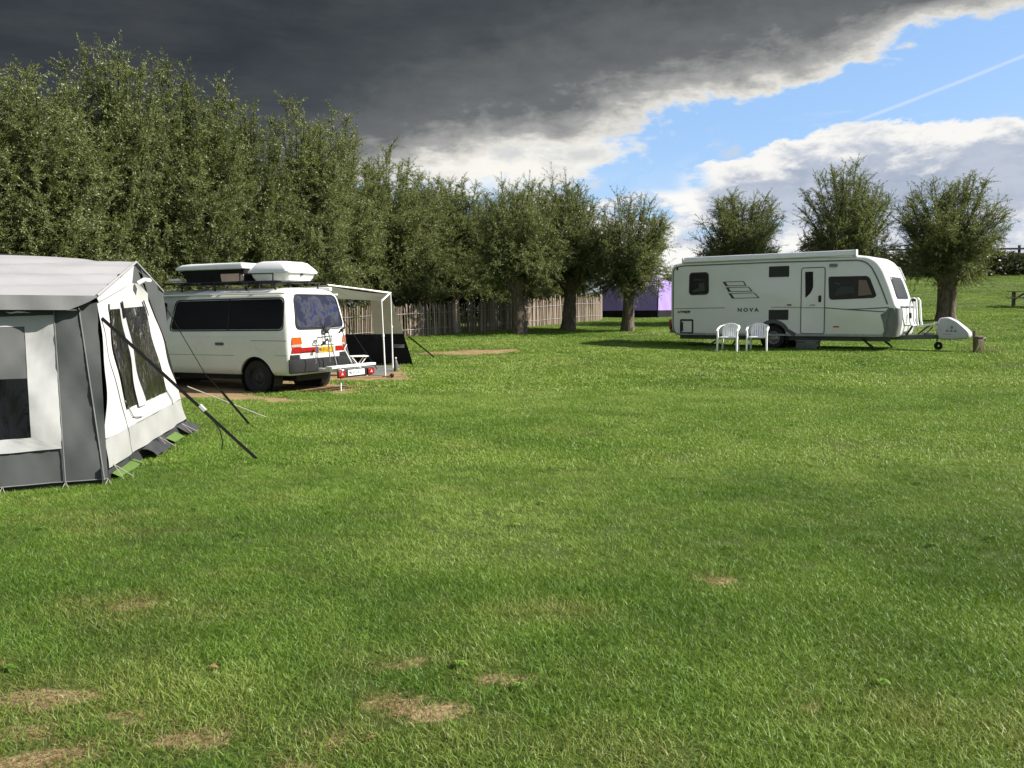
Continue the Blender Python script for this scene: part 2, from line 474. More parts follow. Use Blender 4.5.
# ------------------------------------------------------------------ terrain
LY = [-500, 14, 18, 22, 25, 29, 33.5, 40, 47, 60, 500]; LZ = [0, 0, .02, .11, .27, .5, .72, 1.0, 1.08, 1.3, 2.0]
RY = [-500, 14, 18, 22, 23.5, 28.5, 31, 34, 41, 50, 59, 60.5, 63, 70, 500]; RZ = [0, 0, .06, .26, .32, .34, .6, .95, 1.5, 2.4, 3.4, 3.6, 4.5, 4.7, 4.8]
def hgt(x, y):
    x = np.asarray(x, float); y = np.asarray(y, float)
    l = 0; r = 0
    for d in (-1.2, -.6, 0, .6, 1.2):
        l = l + np.interp(y + d, LY, LZ) / 5; r = r + np.interp(y + d, RY, RZ) / 5
    x0 = np.interp(y, [28, 40], [1.0, 9.0]); x1 = np.interp(y, [28, 40], [5.0, 16.0])
    t = np.clip((x - x0) / (x1 - x0), 0, 1); t = t * t * (3 - 2 * t)
    z = l * (1 - t) + r * t
    z = z + (fbm(x * .6, y * .6, 5) - .5) * .035 * sstep(2, 6, y) + (fbm(x * .12, y * .12, 9) - .5) * .12 * sstep(12, 40, y) * (1 - sstep(4, 6, x) * (1 - sstep(29, 32, y)))
    return z
def hz(x, y): return float(hgt(x, y))

VAN_O = Vector((-3.65, 16.88, -.025)); VAN_A = R(154)
HC = .95   # half width of the caravan
CAR_O = Vector((4.94 + .6 * HC, 27.4 + .8 * HC, .33)); CAR_A = R(-36.9)
DRY = [(-.30, 3.21, .13, .08), (-.47, 3.29, .09, .055), (-.07, 3.5, .12, .05), (-.5, 3.66, .09, .04), (-1.84, 3.36, .16, .075), (-1.12, 3.0, .13, .06), (1.15, 4.82, .08, .05),
       (-1.98, 4.47, .13, .05), (-.62, 3.0, .05, .04), (-1.78, 3.06, .10, .04), (-1.68, 2.86, .22, .08), (-1.5, 3.2, .1, .04), (-.72, 2.8, .08, .04), (1.1, 3.24, .04, .03), (-2.3, 3.7, .12, .04)]
YEL = [(-3.09, 6.37, .8, .35), (-.45, 3.72, .4, .2), (-1.72, 3.2, .9, .5), (-1.9, 4.4, .6, .3), (-1.7, 4.95, .3, .15), (-2.6, 6.0, .7, .2), (.1, 4.3, .5, .2), (-.5, 3.0, .6, .25), (1.5, 3.1, .6, .3), (0.35, 2.9, .4, .2)]
def dry_f(x, y):
    n = (fbm(x * 12, y * 12, 21, 4) - .5) * 2.6
    d = np.zeros_like(np.asarray(x, float))
    for (cx, cy, rx, ry) in DRY:
        e = np.sqrt(((x - cx) / rx) ** 2 + ((y - cy) / ry) ** 2)
        d = np.maximum(d, 1 - sstep(.6, 1.55, e + n))
    return d
def yel_f(x, y):
    n = (fbm(x * 4, y * 4, 33) - .5) * 1.6
    d = np.zeros_like(np.asarray(x, float))
    for (cx, cy, rx, ry) in YEL:
        e = np.sqrt(((x - cx) / rx) ** 2 + ((y - cy) / ry) ** 2)
        d = np.maximum(d, 1 - sstep(.3, 1.3, e + n))
    return d
def soil_f(x, y):
    n = (fbm(x * 1.6, y * 1.6, 41) - .5) * .9
    ca, sa = math.cos(VAN_A), math.sin(VAN_A)
    d = np.zeros_like(np.asarray(x, float))
    for (cx, cy, rx, ry, a, k) in [(VAN_O.x + 2.4 * ca - .25 * sa, VAN_O.y + 2.4 * sa + .25 * ca * -1, 3.3, 1.45, VAN_A, 1), (-3.4, 19.4, 1.5, .9, R(-20), .9), (-3.7, 21, 1.5, 1.8, 0, .9), (-1.3, 25.6, 1.7, .75, R(8), .85), (-5.3, 15.72, 2.3, .34, R(-26), 1)]:
        u = (x - cx) * math.cos(a) + (y - cy) * math.sin(a); v = -(x - cx) * math.sin(a) + (y - cy) * math.cos(a)
        e = np.sqrt((u / rx) ** 2 + (v / ry) ** 2)
        d = np.maximum(d, k * (1 - sstep(.75, 1.2, e + n)))
    return d

def seg(*parts):
    out = []
    for a, b, s in parts: out.append(np.arange(a, b, s))
    return np.concatenate(out + [[parts[-1][1]]])
xs = seg((-500, -100, 100), (-100, -30, 10), (-30, -12, 1), (-12, -7, .25), (-7, 5, .07), (5, 14, .25), (14, 45, .8), (45, 100, 5), (100, 500, 100))
ys = seg((-500, -20, 80), (-20, 1, 3), (1, 9, .06), (9, 20, .18), (20, 36, .3), (36, 72, .7), (72, 120, 6), (120, 500, 60))
X, Y = np.meshgrid(xs, ys)
Z = hgt(X, Y)
nx, ny = len(xs), len(ys)
idx = np.arange(nx * ny).reshape(ny, nx)
quads = np.stack([idx[:-1, :-1], idx[:-1, 1:], idx[1:, 1:], idx[1:, :-1]], -1).reshape(-1, 4)

def np_mesh(name, V, F, mats, attrs=None, midx=None, smooth=False):
    me = bpy.data.meshes.new(name)
    V = np.asarray(V, np.float32); F = np.asarray(F, np.int32)
    me.vertices.add(len(V)); me.vertices.foreach_set('co', V.ravel())
    k = F.shape[1]
    me.loops.add(F.size); me.loops.foreach_set('vertex_index', F.ravel())
    me.polygons.add(len(F)); me.polygons.foreach_set('loop_start', np.arange(0, F.size, k, dtype=np.int32))
    try: me.polygons.foreach_set('loop_total', np.full(len(F), k, dtype=np.int32))
    except Exception: pass
    for m in mats: me.materials.append(m)
    if midx is not None: me.polygons.foreach_set('material_index', np.asarray(midx, np.int32))
    for an, (dom, arr) in (attrs or {}).items():
        a = me.attributes.new(an, 'FLOAT', dom); a.data.foreach_set('value', np.asarray(arr, np.float32).ravel())
    me.update(calc_edges=True)
    if smooth: me.shade_smooth()
    me.validate()
    return me
gme = np_mesh('ground', np.stack([X, Y, Z], -1).reshape(-1, 3), quads, [M['ground']], {'dry': ('POINT', dry_f(X, Y)), 'soil': ('POINT', soil_f(X, Y))}, smooth=True)
ground = bpy.data.objects.new('ground', gme); COL.objects.link(ground); tag(ground, kind='structure')

# ------------------------------------------------------------------ grass
def tuft(name, nb, rad, hmin, hmax, wid, seed):
    g = np.random.default_rng(seed)
    V = []; F = []; T = []
    for i in range(nb):
        r = rad * math.sqrt(g.random()); a = g.random() * 6.283
        x, y = r * math.cos(a), r * math.sin(a)
        h = g.uniform(hmin, hmax); w = wid * g.uniform(.7, 1.25)
        la = g.random() * 6.283; lean = g.uniform(.35, 1.5) * h
        ya = g.random() * 6.283; wx, wy = math.cos(ya) * w / 2, math.sin(ya) * w / 2
        b = len(V)
        for t, ww in ((0, 1), (.45, .9), (.8, .6), (1.0, .08)):
            lx = math.cos(la) * lean * t ** 1.7; ly = math.sin(la) * lean * t ** 1.7
            z = h * t * (1 - .28 * t * (lean / h)) - .006
            V.append((x + lx - wx * ww, y + ly - wy * ww, z)); V.append((x + lx + wx * ww, y + ly + wy * ww, z))
        tv = min(1, max(0, g.normal(.5, .22)))
        if g.random() < .05: tv = 1
        for k in range(3):
            F.append((b + 2 * k, b + 2 * k + 1, b + 2 * k + 3, b + 2 * k + 2)); T.append(tv)
    me = np_mesh(name, V, F, [M['grass']], {'tint': ('FACE', T)}, smooth=True)
    return bpy.data.objects.new(name, me)
def rosette(name, seed):
    g = np.random.default_rng(seed); V = []; F = []; T = []
    for i in range(9):
        a = i * .7 + g.random() * .4; L = g.uniform(.02, .042); w = L * g.uniform(.3, .45); ca, sa = math.cos(a), math.sin(a); b = len(V)
        for t, ww, z in ((.05, .3, .010), (.4, 1, .020), (.75, .9, .020), (1, .15, .014)):
            for sgn in (-1, 1): V.append((ca * L * t - sa * w * ww * sgn / 2, sa * L * t + ca * w * ww * sgn / 2, z + .004 * (1 if sgn > 0 else 0)))
        for k in range(3): F.append((b + 2 * k, b + 2 * k + 1, b + 2 * k + 3, b + 2 * k + 2)); T.append(g.uniform(.1, .5))
    return bpy.data.objects.new(name, np_mesh(name, V, F, [M['grass']], {'tint': ('FACE', T)}, smooth=True))
tufts = [tuft('grass_tuft', 60, .10, .012, .042, .0028, 100 + i) for i in range(4)] + [tuft('grass_clump', 260, .27, .018, .048, .006, 200 + i) for i in range(3)] + [tuft('grass_clump_far', 200, .45, .02, .055, .014, 300 + i) for i in range(2)] + [rosette('weed_rosette', 400 + i) for i in range(2)]
def scatter(d0, d1, dens):
    ymax = d1; A = (d1 - d0) * (1.6 * d1 + 4)
    n = int(A * dens)
    x = rng.uniform(-.8 * d1 - 2, .8 * d1 + 2, n); y = rng.uniform(d0, d1, n)
    k = np.abs(x) < .8 * y + 2
    return x[k], y[k]
px, py, pi = [], [], []
for d0, d1, dens, kinds in [(1.2, 5.0, 400, (0, 1, 2, 3)), (5.0, 8.5, 240, (0, 1, 2, 3)), (8.5, 16, 28, (4, 5, 6)), (16, 40, 11, (7, 8)), (40, 62, 5, (7, 8)), (1.5, 9, .8, (9, 10))]:
    x, y = scatter(d0, d1, dens)
    px.append(x); py.append(y); pi.append(rng.choice(kinds, len(x)))
px = np.concatenate(px); py = np.concatenate(py); pi = np.concatenate(pi)
dv = dry_f(px, py); yv = yel_f(px, py); sv = soil_f(px, py)
keep = (rng.random(len(px)) > dv * .6) & (rng.random(len(px)) > np.clip(sv * 1.25, 0, 1)) & ~((pi >= 4) & (sv > .4))
# nothing grows on the tent floor, under the awning floor
keep &= ~((px < -3.75 - .13 * (py - 7.7)) & (py > 7.9 + .45 * (px + 3.6)) & (py < 11.4) )
px, py, pi, dv, yv = px[keep], py[keep], pi[keep], dv[keep], yv[keep]
pz = hgt(px, py)
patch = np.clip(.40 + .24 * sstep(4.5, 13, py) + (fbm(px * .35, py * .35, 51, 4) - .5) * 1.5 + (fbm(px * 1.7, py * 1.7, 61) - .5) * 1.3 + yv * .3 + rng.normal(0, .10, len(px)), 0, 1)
straw = np.clip(dv * 1.5 + yv * .55 * rng.random(len(px)) + sstep(.56, .8, fbm(px * 2.6, py * 2.6, 81)) * .3 * rng.random(len(px)) + (rng.random(len(px)) < .025) * rng.random(len(px)) * .5, 0, 1)
straw = np.where(pi >= 9, 0, straw)
lush = np.clip(fbm(px * 1.1, py * 1.1, 71) * .6 + fbm(px * 3.1, py * 3.1, 77) * .4, 0, 1)
scl = (.6 + .95 * lush + rng.uniform(-.1, .15, len(px))) * (1 - .55 * dv)
gm = bpy.data.meshes.new('grass'); gm.vertices.add(len(px)); gm.vertices.foreach_set('co', np.stack([px, py, pz], -1).astype(np.float32).ravel())
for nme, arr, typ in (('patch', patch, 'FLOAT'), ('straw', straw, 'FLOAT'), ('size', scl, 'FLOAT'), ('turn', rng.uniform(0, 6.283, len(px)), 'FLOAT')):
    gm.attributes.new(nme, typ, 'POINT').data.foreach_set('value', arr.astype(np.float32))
gm.attributes.new('which', 'INT', 'POINT').data.foreach_set('value', pi.astype(np.int32))
grass = bpy.data.objects.new('grass', gm); COL.objects.link(grass); tag(grass, kind='stuff')
ng = bpy.data.node_groups.new('grass_scatter', 'GeometryNodeTree')
ng.interface.new_socket('Geometry', in_out='INPUT', socket_type='NodeSocketGeometry'); ng.interface.new_socket('Geometry', in_out='OUTPUT', socket_type='NodeSocketGeometry')
gi = ng.nodes.new('NodeGroupInput'); go = ng.nodes.new('NodeGroupOutput')
jn = ng.nodes.new('GeometryNodeJoinGeometry')
for t in reversed(tufts):
    oi = ng.nodes.new('GeometryNodeObjectInfo'); oi.inputs['Object'].default_value = t; oi.inputs['As Instance'].default_value = True
    ng.links.new(oi.outputs['Geometry'], jn.inputs[0])
ip = ng.nodes.new('GeometryNodeInstanceOnPoints'); ip.inputs['Pick Instance'].default_value = True
def nattr(n, t='FLOAT'):
    a = ng.nodes.new('GeometryNodeInputNamedAttribute'); a.data_type = t; a.inputs[0].default_value = n
    return [o for o in a.outputs if o.enabled][0]
ng.links.new(gi.outputs[0], ip.inputs['Points']); ng.links.new(jn.outputs[0], ip.inputs['Instance'])
ng.links.new(nattr('which', 'INT'), ip.inputs['Instance Index'])
cx = ng.nodes.new('ShaderNodeCombineXYZ'); ng.links.new(nattr('turn'), cx.inputs[2])
er = ng.nodes.new('FunctionNodeEulerToRotation'); ng.links.new(cx.outputs[0], er.inputs[0]); ng.links.new(er.outputs[0], ip.inputs['Rotation'])
sx_ = ng.nodes.new('ShaderNodeCombineXYZ'); sx_.inputs[0].default_value = 1; sx_.inputs[1].default_value = 1; ng.links.new(nattr('size'), sx_.inputs[2])
ng.links.new(sx_.outputs[0], ip.inputs['Scale'])
ng.links.new(ip.outputs[0], go.inputs[0])
grass.modifiers.new('scatter', 'NODES').node_group = ng

# ------------------------------------------------------------------ willows
def leaves_mesh(name, B, D, L, W, tint, extraV=None, extraF=None, lm='leaf', g=None):
    """narrow leaf quads: base B, direction D, length L, width W; plus twig quads (material 1)"""
    n = len(B)
    rnd = g.normal(size=(n, 3)); S = np.cross(D, rnd); S /= np.linalg.norm(S, axis=1, keepdims=True) + 1e-9
    N = np.cross(S, D)
    mid = B + D * (L * .45)[:, None] + N * (L * .06)[:, None]
    tip = B + D * L[:, None]
    V = np.stack([B, mid - S * W[:, None] / 2, tip, mid + S * W[:, None] / 2], 1).reshape(-1, 3)
    F = np.arange(4 * n).reshape(-1, 4)
    T = np.asarray(tint); mi = np.zeros(n, int)
    if extraV is not None and len(extraV):
        F = np.concatenate([F, np.asarray(extraF) + 4 * n]); V = np.concatenate([V, extraV])
        T = np.concatenate([T, np.full(len(extraF), .2)]); mi = np.concatenate([mi, np.ones(len(extraF), int)])
    return np_mesh(name, V, F, [M[lm], M['twig']], {'tint': ('FACE', T)}, midx=mi)

def make_crown(name, seed, hb, zc, rx, rz, nshoot, nside, nleaf, leafL, lowz, taper=.15, wisp=.05):
    """shoots rise from the pollard head and end on an uneven rounded crown outline; side twigs and leaves fill it"""
    g = np.random.default_rng(seed)
    Bs, Ds, Ts = [], [], []
    TV, TF = [], []
    ph = g.uniform(0, 6.283, 8)
    def lump(az, sz):
        am = 1.0 if rz > 3 else .7
        return 1 + am * .10 * np.sin(2 * az + ph[0] + 2 * sz) + am * .08 * np.sin(3 * az + ph[1] - 3 * sz) + am * .07 * np.sin(5 * az + ph[2] + 5 * sz) + .05 * np.sin(7 * sz + ph[3] + az)
    def twig(pts, r):
        for a, b in zip(pts[:-1], pts[1:]):
            d = b - a; q0 = np.cross(d, (0.3, .5, 1.)); q0 = q0 / (np.linalg.norm(q0) + 1e-9) * r
            t = np.cross(d, q0); t = t / (np.linalg.norm(t) + 1e-9) * r
            for q in (q0, t):
                k = len(TV); TV.extend([a - q, a + q, b + q * .7, b - q * .7]); TF.append((k, k + 1, k + 2, k + 3))
    def along(P, t):
        f = t * (len(P) - 1); k = np.minimum(f.astype(int), len(P) - 2); u = (f - k)[:, None]
        return P[k] * (1 - u) + P[k + 1] * u, P[k + 1] - P[k]
    def put(P, n, t0, shade):
        t = g.uniform(t0, 1, n); b, dr_ = along(P, t)
        dr_ = dr_ / (np.linalg.norm(dr_, axis=1, keepdims=True) + 1e-9)
        dl = dr_ * .5 + g.normal(0, .65, (n, 3)); dl[:, 2] += .03
        dl /= np.linalg.norm(dl, axis=1, keepdims=True)
        Bs.append(b + g.normal(0, .012, (n, 3))); Ds.append(dl); Ts.append(np.clip(g.normal(.5, .2, n) + shade, 0, 1))
    ts = np.linspace(0, 1, 9)[:, None]
    for i in range(nshoot):
        az = g.random() * 6.283; sz = g.uniform(-.95, 1.0); rr = max(0, 1 - abs(sz) ** 2.4) ** .5
        u = (1 - .42 * g.random() ** 1.6) * lump(az, sz)
        if sz > .1 and g.random() < wisp: u *= g.uniform(1.03, 1.12)
        rad = rx * (1 - taper * sz) * u
        tgt = np.array([rad * rr * math.cos(az), rad * rr * math.sin(az), zc + rz * sz * u])
        if tgt[2] < lowz: tgt[2] = lowz + .4 * g.random()
        p0 = np.array([.28 * rr * math.cos(az) * g.random(), .28 * rr * math.sin(az) * g.random(), hb + g.uniform(-.3, .25)])
        if rz > 3 and tgt[2] < 3: p0[2] = max(.4, tgt[2] - .8 * g.random())
        hd = math.hypot(tgt[0], tgt[1])
        ctl = p0 + (tgt - p0) * .5 + np.array([g.normal(0, .12), g.normal(0, .12), .42 * hd * (1 if tgt[2] < hb + 1.2 else .35)])
        pts = p0 * (1 - ts) ** 2 + ctl * 2 * ts * (1 - ts) + tgt * ts ** 2
        twig(pts, .012); shade = g.normal(0, .09)
        L = float(np.linalg.norm(tgt - p0)); put(pts, int(nleaf * 1.1 * L), .3, shade)
        for k in range(int(nside * (.45 + .28 * L))):
            t = np.array([1 - .72 * g.random() ** 1.2]); b, dv_ = along(pts, t); b = b[0]; dv_ = dv_[0] / (np.linalg.norm(dv_[0]) + 1e-9)
            sd = dv_ * g.uniform(.3, 1) + g.normal(0, .62, 3); sd[2] += .12; sd /= np.linalg.norm(sd)
            sl = g.uniform(.22, .62)
            q = [b]
            for m in range(3):
                sd = sd + np.array([0, 0, -.12 * g.random()]) + g.normal(0, .09, 3); sd /= np.linalg.norm(sd); q.append(q[-1] + sd * sl / 3)
            q = np.array(q); twig(q, .004); put(q, nleaf, .05, shade)
    B = np.concatenate(Bs); D = np.concatenate(Ds); T = np.concatenate(Ts)
    keep = B[:, 2] > lowz * .6
    B, D, T = B[keep], D[keep], T[keep]
    T = np.where(g.random(len(T)) < .05, 1.0, T)
    L = leafL * g.uniform(.7, 1.3, len(B)); W = L * g.uniform(.2, .3, len(B))
    return leaves_mesh(name, B, D, L, W, T, np.array(TV), TF, g=g)

def make_trunk(name, seed, h, r0, r1, head, mb=None):
    g = random.Random(seed)
    mb = MB(); n = 16; lean = (g.uniform(-.1, .1), g.uniform(-.1, .1))
    prof = [(-.25, r0 * 1.45), (0, r0 * 1.3), (.12, r0 * 1.12), (.35, r0), (.8, (r0 + r1) / 2), (h * .7, r1), (h - .25, r1 * 1.05), (h, head), (h + .18, head * .95), (h + .32, head * .45)]
    vs = []
    ph = [g.uniform(0, 6.28) for _ in range(4)]
    for z, r in prof:
        for k in range(n):
            a = 2 * math.pi * k / n
            rr = r * (1 + .10 * math.sin(3 * a + ph[0] + z) + .07 * math.sin(5 * a + ph[1] - 2 * z) + .05 * math.sin(8 * a + ph[2] + 4 * z))
            if z > h - .1: rr *= 1 + .18 * math.sin(6 * a + ph[3])
            vs.append((rr * math.cos(a) + lean[0] * z, rr * math.sin(a) + lean[1] * z, z))
    fs = []
    for i in range(len(prof) - 1):
        for k in range(n):
            k2 = (k + 1) % n; fs.append((i * n + k, i * n + k2, (i + 1) * n + k2, (i + 1) * n + k))
    fs.append(tuple(range((len(prof) - 1) * n, len(prof) * n)))
    mb.add(vs, fs)
    for k in range(9):
        a = k * .7 + g.random(); th = g.uniform(.25, 1.1); L = g.uniform(.5, .95)
        p = Vector((lean[0] * h + math.cos(a) * head * .45, lean[1] * h + math.sin(a) * head * .45, h + .05))
        d = Vector((math.sin(th) * math.cos(a), math.sin(th) * math.sin(a), math.cos(th)))
        mb.tube([p, p + d * L * .5, p + d * L + Vector((0, 0, .12))], [.055, .04, .02], 6)
    me_o = mb.build(name, M['bark'], smooth=70)
    me = me_o.data; bpy.data.objects.remove(me_o)
    return me

POL = [(make_crown('pollard_crown', 11 + i, 1.75, 3.25, (1.72, 1.78, 1.72, 1.76, 1.85)[i], (2.15, 2.25, 2.05, 2.2, 2.2)[i], 185, 25, 33, .060, 1.25, (.12, .2, .06, .14, .1)[i]), make_trunk('pollard_trunk', 31 + i, 1.7, (.24, .25, .22, .24, .31)[i], (.21, .22, .2, .21, .29)[i], (.36, .4, .34, .36, .45)[i])) for i in range(5)]
TAL = [(make_crown('tall_crown', 51 + i, 1.5, 4.0, (1.55, 1.7, 1.5, 1.62)[i], (3.4, 3.6, 3.3, 3.55)[i], 190, 28, 34, .067, .5, (.10, .04, .16, .08)[i], .16), make_trunk('tall_trunk', 71 + i, 1.5, .3, .26, .42)) for i in range(4)]

def willow(kind, x, y, s, rz, label, sz=None, group=None):
    cm, tm = kind
    r = empty('willow_tree', (x, y, hz(x, y)), rz, label, 'tree', group)
    r.scale = (s, s, sz or s)
    for nm, me in (('crown', cm), ('trunk', tm)):
        o = bpy.data.objects.new(nm, me); COL.objects.link(o); o.parent = r
    return r
willow(POL[0], .30, 32.0, 1.0, .3, 'pollard willow with slim dark trunk on the lawn nearest the bend of the stake fence', 1.02)
willow(POL[1], 2.13, 33.9, 1.0, 1.9, 'pollard willow with thick sunlit gnarled trunk in front of the receding stake fence', 1.02)
willow(POL[2], 4.27, 32.5, .98, 4.0, 'pollard willow with leaning trunk standing in front of the purple tent', .92)
willow(POL[3], 9.25, 36.0, 1.0, 5.2, 'pollard willow rising behind the middle of the white caravan, trunk hidden', .96)
willow(POL[0], 12.8, 34.2, 1.0, 2.6, 'pollard willow behind the front end of the caravan, taller than its right neighbour', 1.1)
willow(POL[4], 16.54, 33.9, 1.08, 4.4, 'pollard willow with broad round crown and bare dark trunk behind the caravan hitch', 1.03)
tall = [(-11.9, 18.6, 0, .90), (-10.4, 20.2, 1, .98), (-9.6, 21.9, 2, 1.02), (-8.4, 23.6, 1, 1.0), (-7.7, 25.6, 0, .9), (-6.4, 27.0, 2, .95), (-5.9, 30.2, 1, .97), (-4.6, 33.0, 0, .88), (-3.6, 34.9, 2, .87), (-2.4, 36.6, 1, .86), (-.9, 38.8, 0, .80),
        (-13.6, 21.5, 2, .80), (-11.6, 24.4, 0, .84), (-9.6, 27.4, 1, .82), (-7.6, 30.8, 2, .80), (-5.6, 36.0, 0, .80), (-3.2, 40.0, 1, .78), (1.2, 40.5, 2, .8), (2.9, 45.5, 1, .74), (-14.8, 18.2, 1, .85)]
tl = ['tall bushy willow cut by the left edge of the photo behind the grey tent', 'tall bushy willow with the highest wispy top, above the grey tent roof', 'tall bushy willow above the gable peak of the grey tent', 'tall bushy willow between the tent gable and the van roof tent', 'tall bushy willow directly behind the raised roof tent of the van', 'tall bushy willow directly behind the white roof box of the van', 'tall pointed willow rising just right of the roof box, behind the awning',
      'bushy willow behind the stake fence at the awning pole', 'bushy willow behind the stake fence just right of the awning', 'bushy willow behind the middle of the stake fence', 'bushy willow behind the bend of the stake fence',
      'rear row willow at the far left behind the tent', 'rear row willow filling the gap above the tent ridge', 'rear row willow filling the gap behind the van front', 'rear row willow filling the gap behind the roof box', 'rear row willow deep behind the stake fence near the awning', 'rear row willow deep behind the stake fence near its bend',
      'low willow behind the receding fence, between two pollard trunks', 'small willow at the far end of the receding fence beside the purple tent', 'rear row willow outside the left photo edge']
for i, ((x, y, k, s), lb) in enumerate(zip(tall, tl)):
    willow(TAL[(k + i) % 4], x, y, 1.0 + .05 * math.sin(i * 2.3), i * 1.37, lb, s, 'willow hedge along the left')

# ------------------------------------------------------------------ stake fence
FP = [Vector((-11.5, 25.2)), Vector((-8.2, 27.0)), Vector((-5.46, 29.0)), Vector((-1.0, 33.4)), Vector((3.97, 40.0)), Vector((4.35, 42.6))]
fence = empty('stake_fence', (-1.0, 33.4, hz(-1, 33.4)), 0, 'split chestnut stake fence running behind the awning and bending away behind the willows', 'fence')
fo = Vector(fence.location)
V_, F_, T_ = [], [], []
fm = MB(); wires = []
cum = 0
for a, b in zip(FP[:-1], FP[1:]):
    L = (b - a).length; n = int(L / .062); d = (b - a) / L; nn = Vector((-d.y, d.x))
    for i in range(n):
        p = a + d * (i + .5 + random.uniform(-.25, .25)) * L / n
        z = hz(p.x, p.y); h = random.gauss(1.1, .055); w = random.uniform(.028, .055); tx = random.gauss(0, .03)
        if random.random() < .03: continue
        k = len(V_)
        ww = w / 2; t2 = .012
        for zz, s in ((z - .05, 1), (z + h - .07, .95), (z + h, .3)):
            for sx, sy in ((-1, -1), (1, -1), (1, 1), (-1, 1)):
                q = p + d * (sx * ww * s + tx * (zz - z)) + nn * sy * t2
                V_.append((q.x - fo.x, q.y - fo.y, zz - fo.z))
        tv = random.random()
        for l in (0, 4):
            for e in range(4):
                F_.append((k + l + e, k + l + (e + 1) % 4, k + l + 4 + (e + 1) % 4, k + l + 4 + e)); T_.append(tv)
        F_.append((k + 8, k + 9, k + 10, k + 11)); T_.append(tv)
me = np_mesh('stake_panel', V_, F_, [M['pale']], {'tint': ('FACE', T_)})
o = bpy.data.objects.new('stake_panel', me); COL.objects.link(o); o.parent = fence
wm = MB()
for hh in (.25, .8):
    pts = []
    for a, b in zip(FP[:-1], FP[1:]):
        n = 10
        for i in range(n):
            p = a.lerp(b, i / n); pts.append((p.x - fo.x + .02, p.y - fo.y - .03, hz(p.x, p.y) + hh - fo.z))
    wm.tube(pts, .006, 5)
wm.build('fence_wire', M['galv'], fence)
for a, b in zip(FP[:-1], FP[1:]):
    L = (b - a).length; n = max(1, int(L / 2.4))
    for i in range(n):
        p = a.lerp(b, i / n); z = hz(p.x, p.y) - fo.z
        mb = MB(); mb.tube([(p.x - fo.x, p.y - fo.y + .07, z - .1), (p.x - fo.x, p.y - fo.y + .07, z + .8), (p.x - fo.x + .01, p.y - fo.y + .07, z + 1.22)], [.055, .05, .045], 8)
        mb.build('fence_post', M['wood'], fence, smooth=40)

# ------------------------------------------------------------------ far hedge and rail fence on the bank
def blob_hedge(name, x0, x1, y, hgt_, label, seed, n, slope=0.0):
    g = np.random.default_rng(seed)
    xs_ = g.uniform(x0, x1, n); top = hgt_ * (.72 + .5 * fbm(xs_ * .45, xs_ * 0, seed))
    zz = g.random(n) ** .8 * top; yy = y + slope * (xs_ - x0) + g.normal(0, .55, n) * (1 - .4 * zz / hgt_)
    base = hgt(xs_, yy)
    B = np.stack([xs_, yy, base + zz], -1); D = g.normal(size=(n, 3)); D[:, 2] = np.abs(D[:, 2]) * .8; D /= np.linalg.norm(D, axis=1, keepdims=True)
    ym = y + slope * (x1 - x0) / 2; O = np.array([(x0 + x1) / 2, ym, hz((x0 + x1) / 2, ym)])
    L = g.uniform(.12, .3, n)
    me = leaves_mesh(name, B - O, D, L, L * .5, np.clip(g.normal(.45, .25, n), 0, 1), lm='hedge_leaf', g=g)
    o = bpy.data.objects.new(name, me); COL.objects.link(o); o.location = O
    return tag(o, label, 'hedge')
blob_hedge('hedge', 20, 47, 60.2, 1.55, 'dark scrubby hedge along the top of the grass bank below the rail fence', 5, 26000)
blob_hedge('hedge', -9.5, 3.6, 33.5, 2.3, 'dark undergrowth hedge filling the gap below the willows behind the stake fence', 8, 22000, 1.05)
rf = empty('rail_fence', (35, 63, hz(35, 63)), 0, 'dark wooden post and rail fence on the skyline above the hedge', 'fence')
px_ = [22.4 + 3.35 * i for i in range(8)]
for x in px_:
    mb = MB(); mb.box((x - 35, 0, hz(x, 63) - rf.location.z + .45), (.14, .14, 1.75)); mb.build('fence_post', M['rail_dark'], rf, bevel=.01)
for k, zz in enumerate((1.08, .72)):
    mb = MB(); mb.bar((px_[0] - 35.3, -.09, zz), (px_[-1] - 34.7, -.09, zz), .05, .13)
    mb.build('rail', M['rail_dark'], rf)

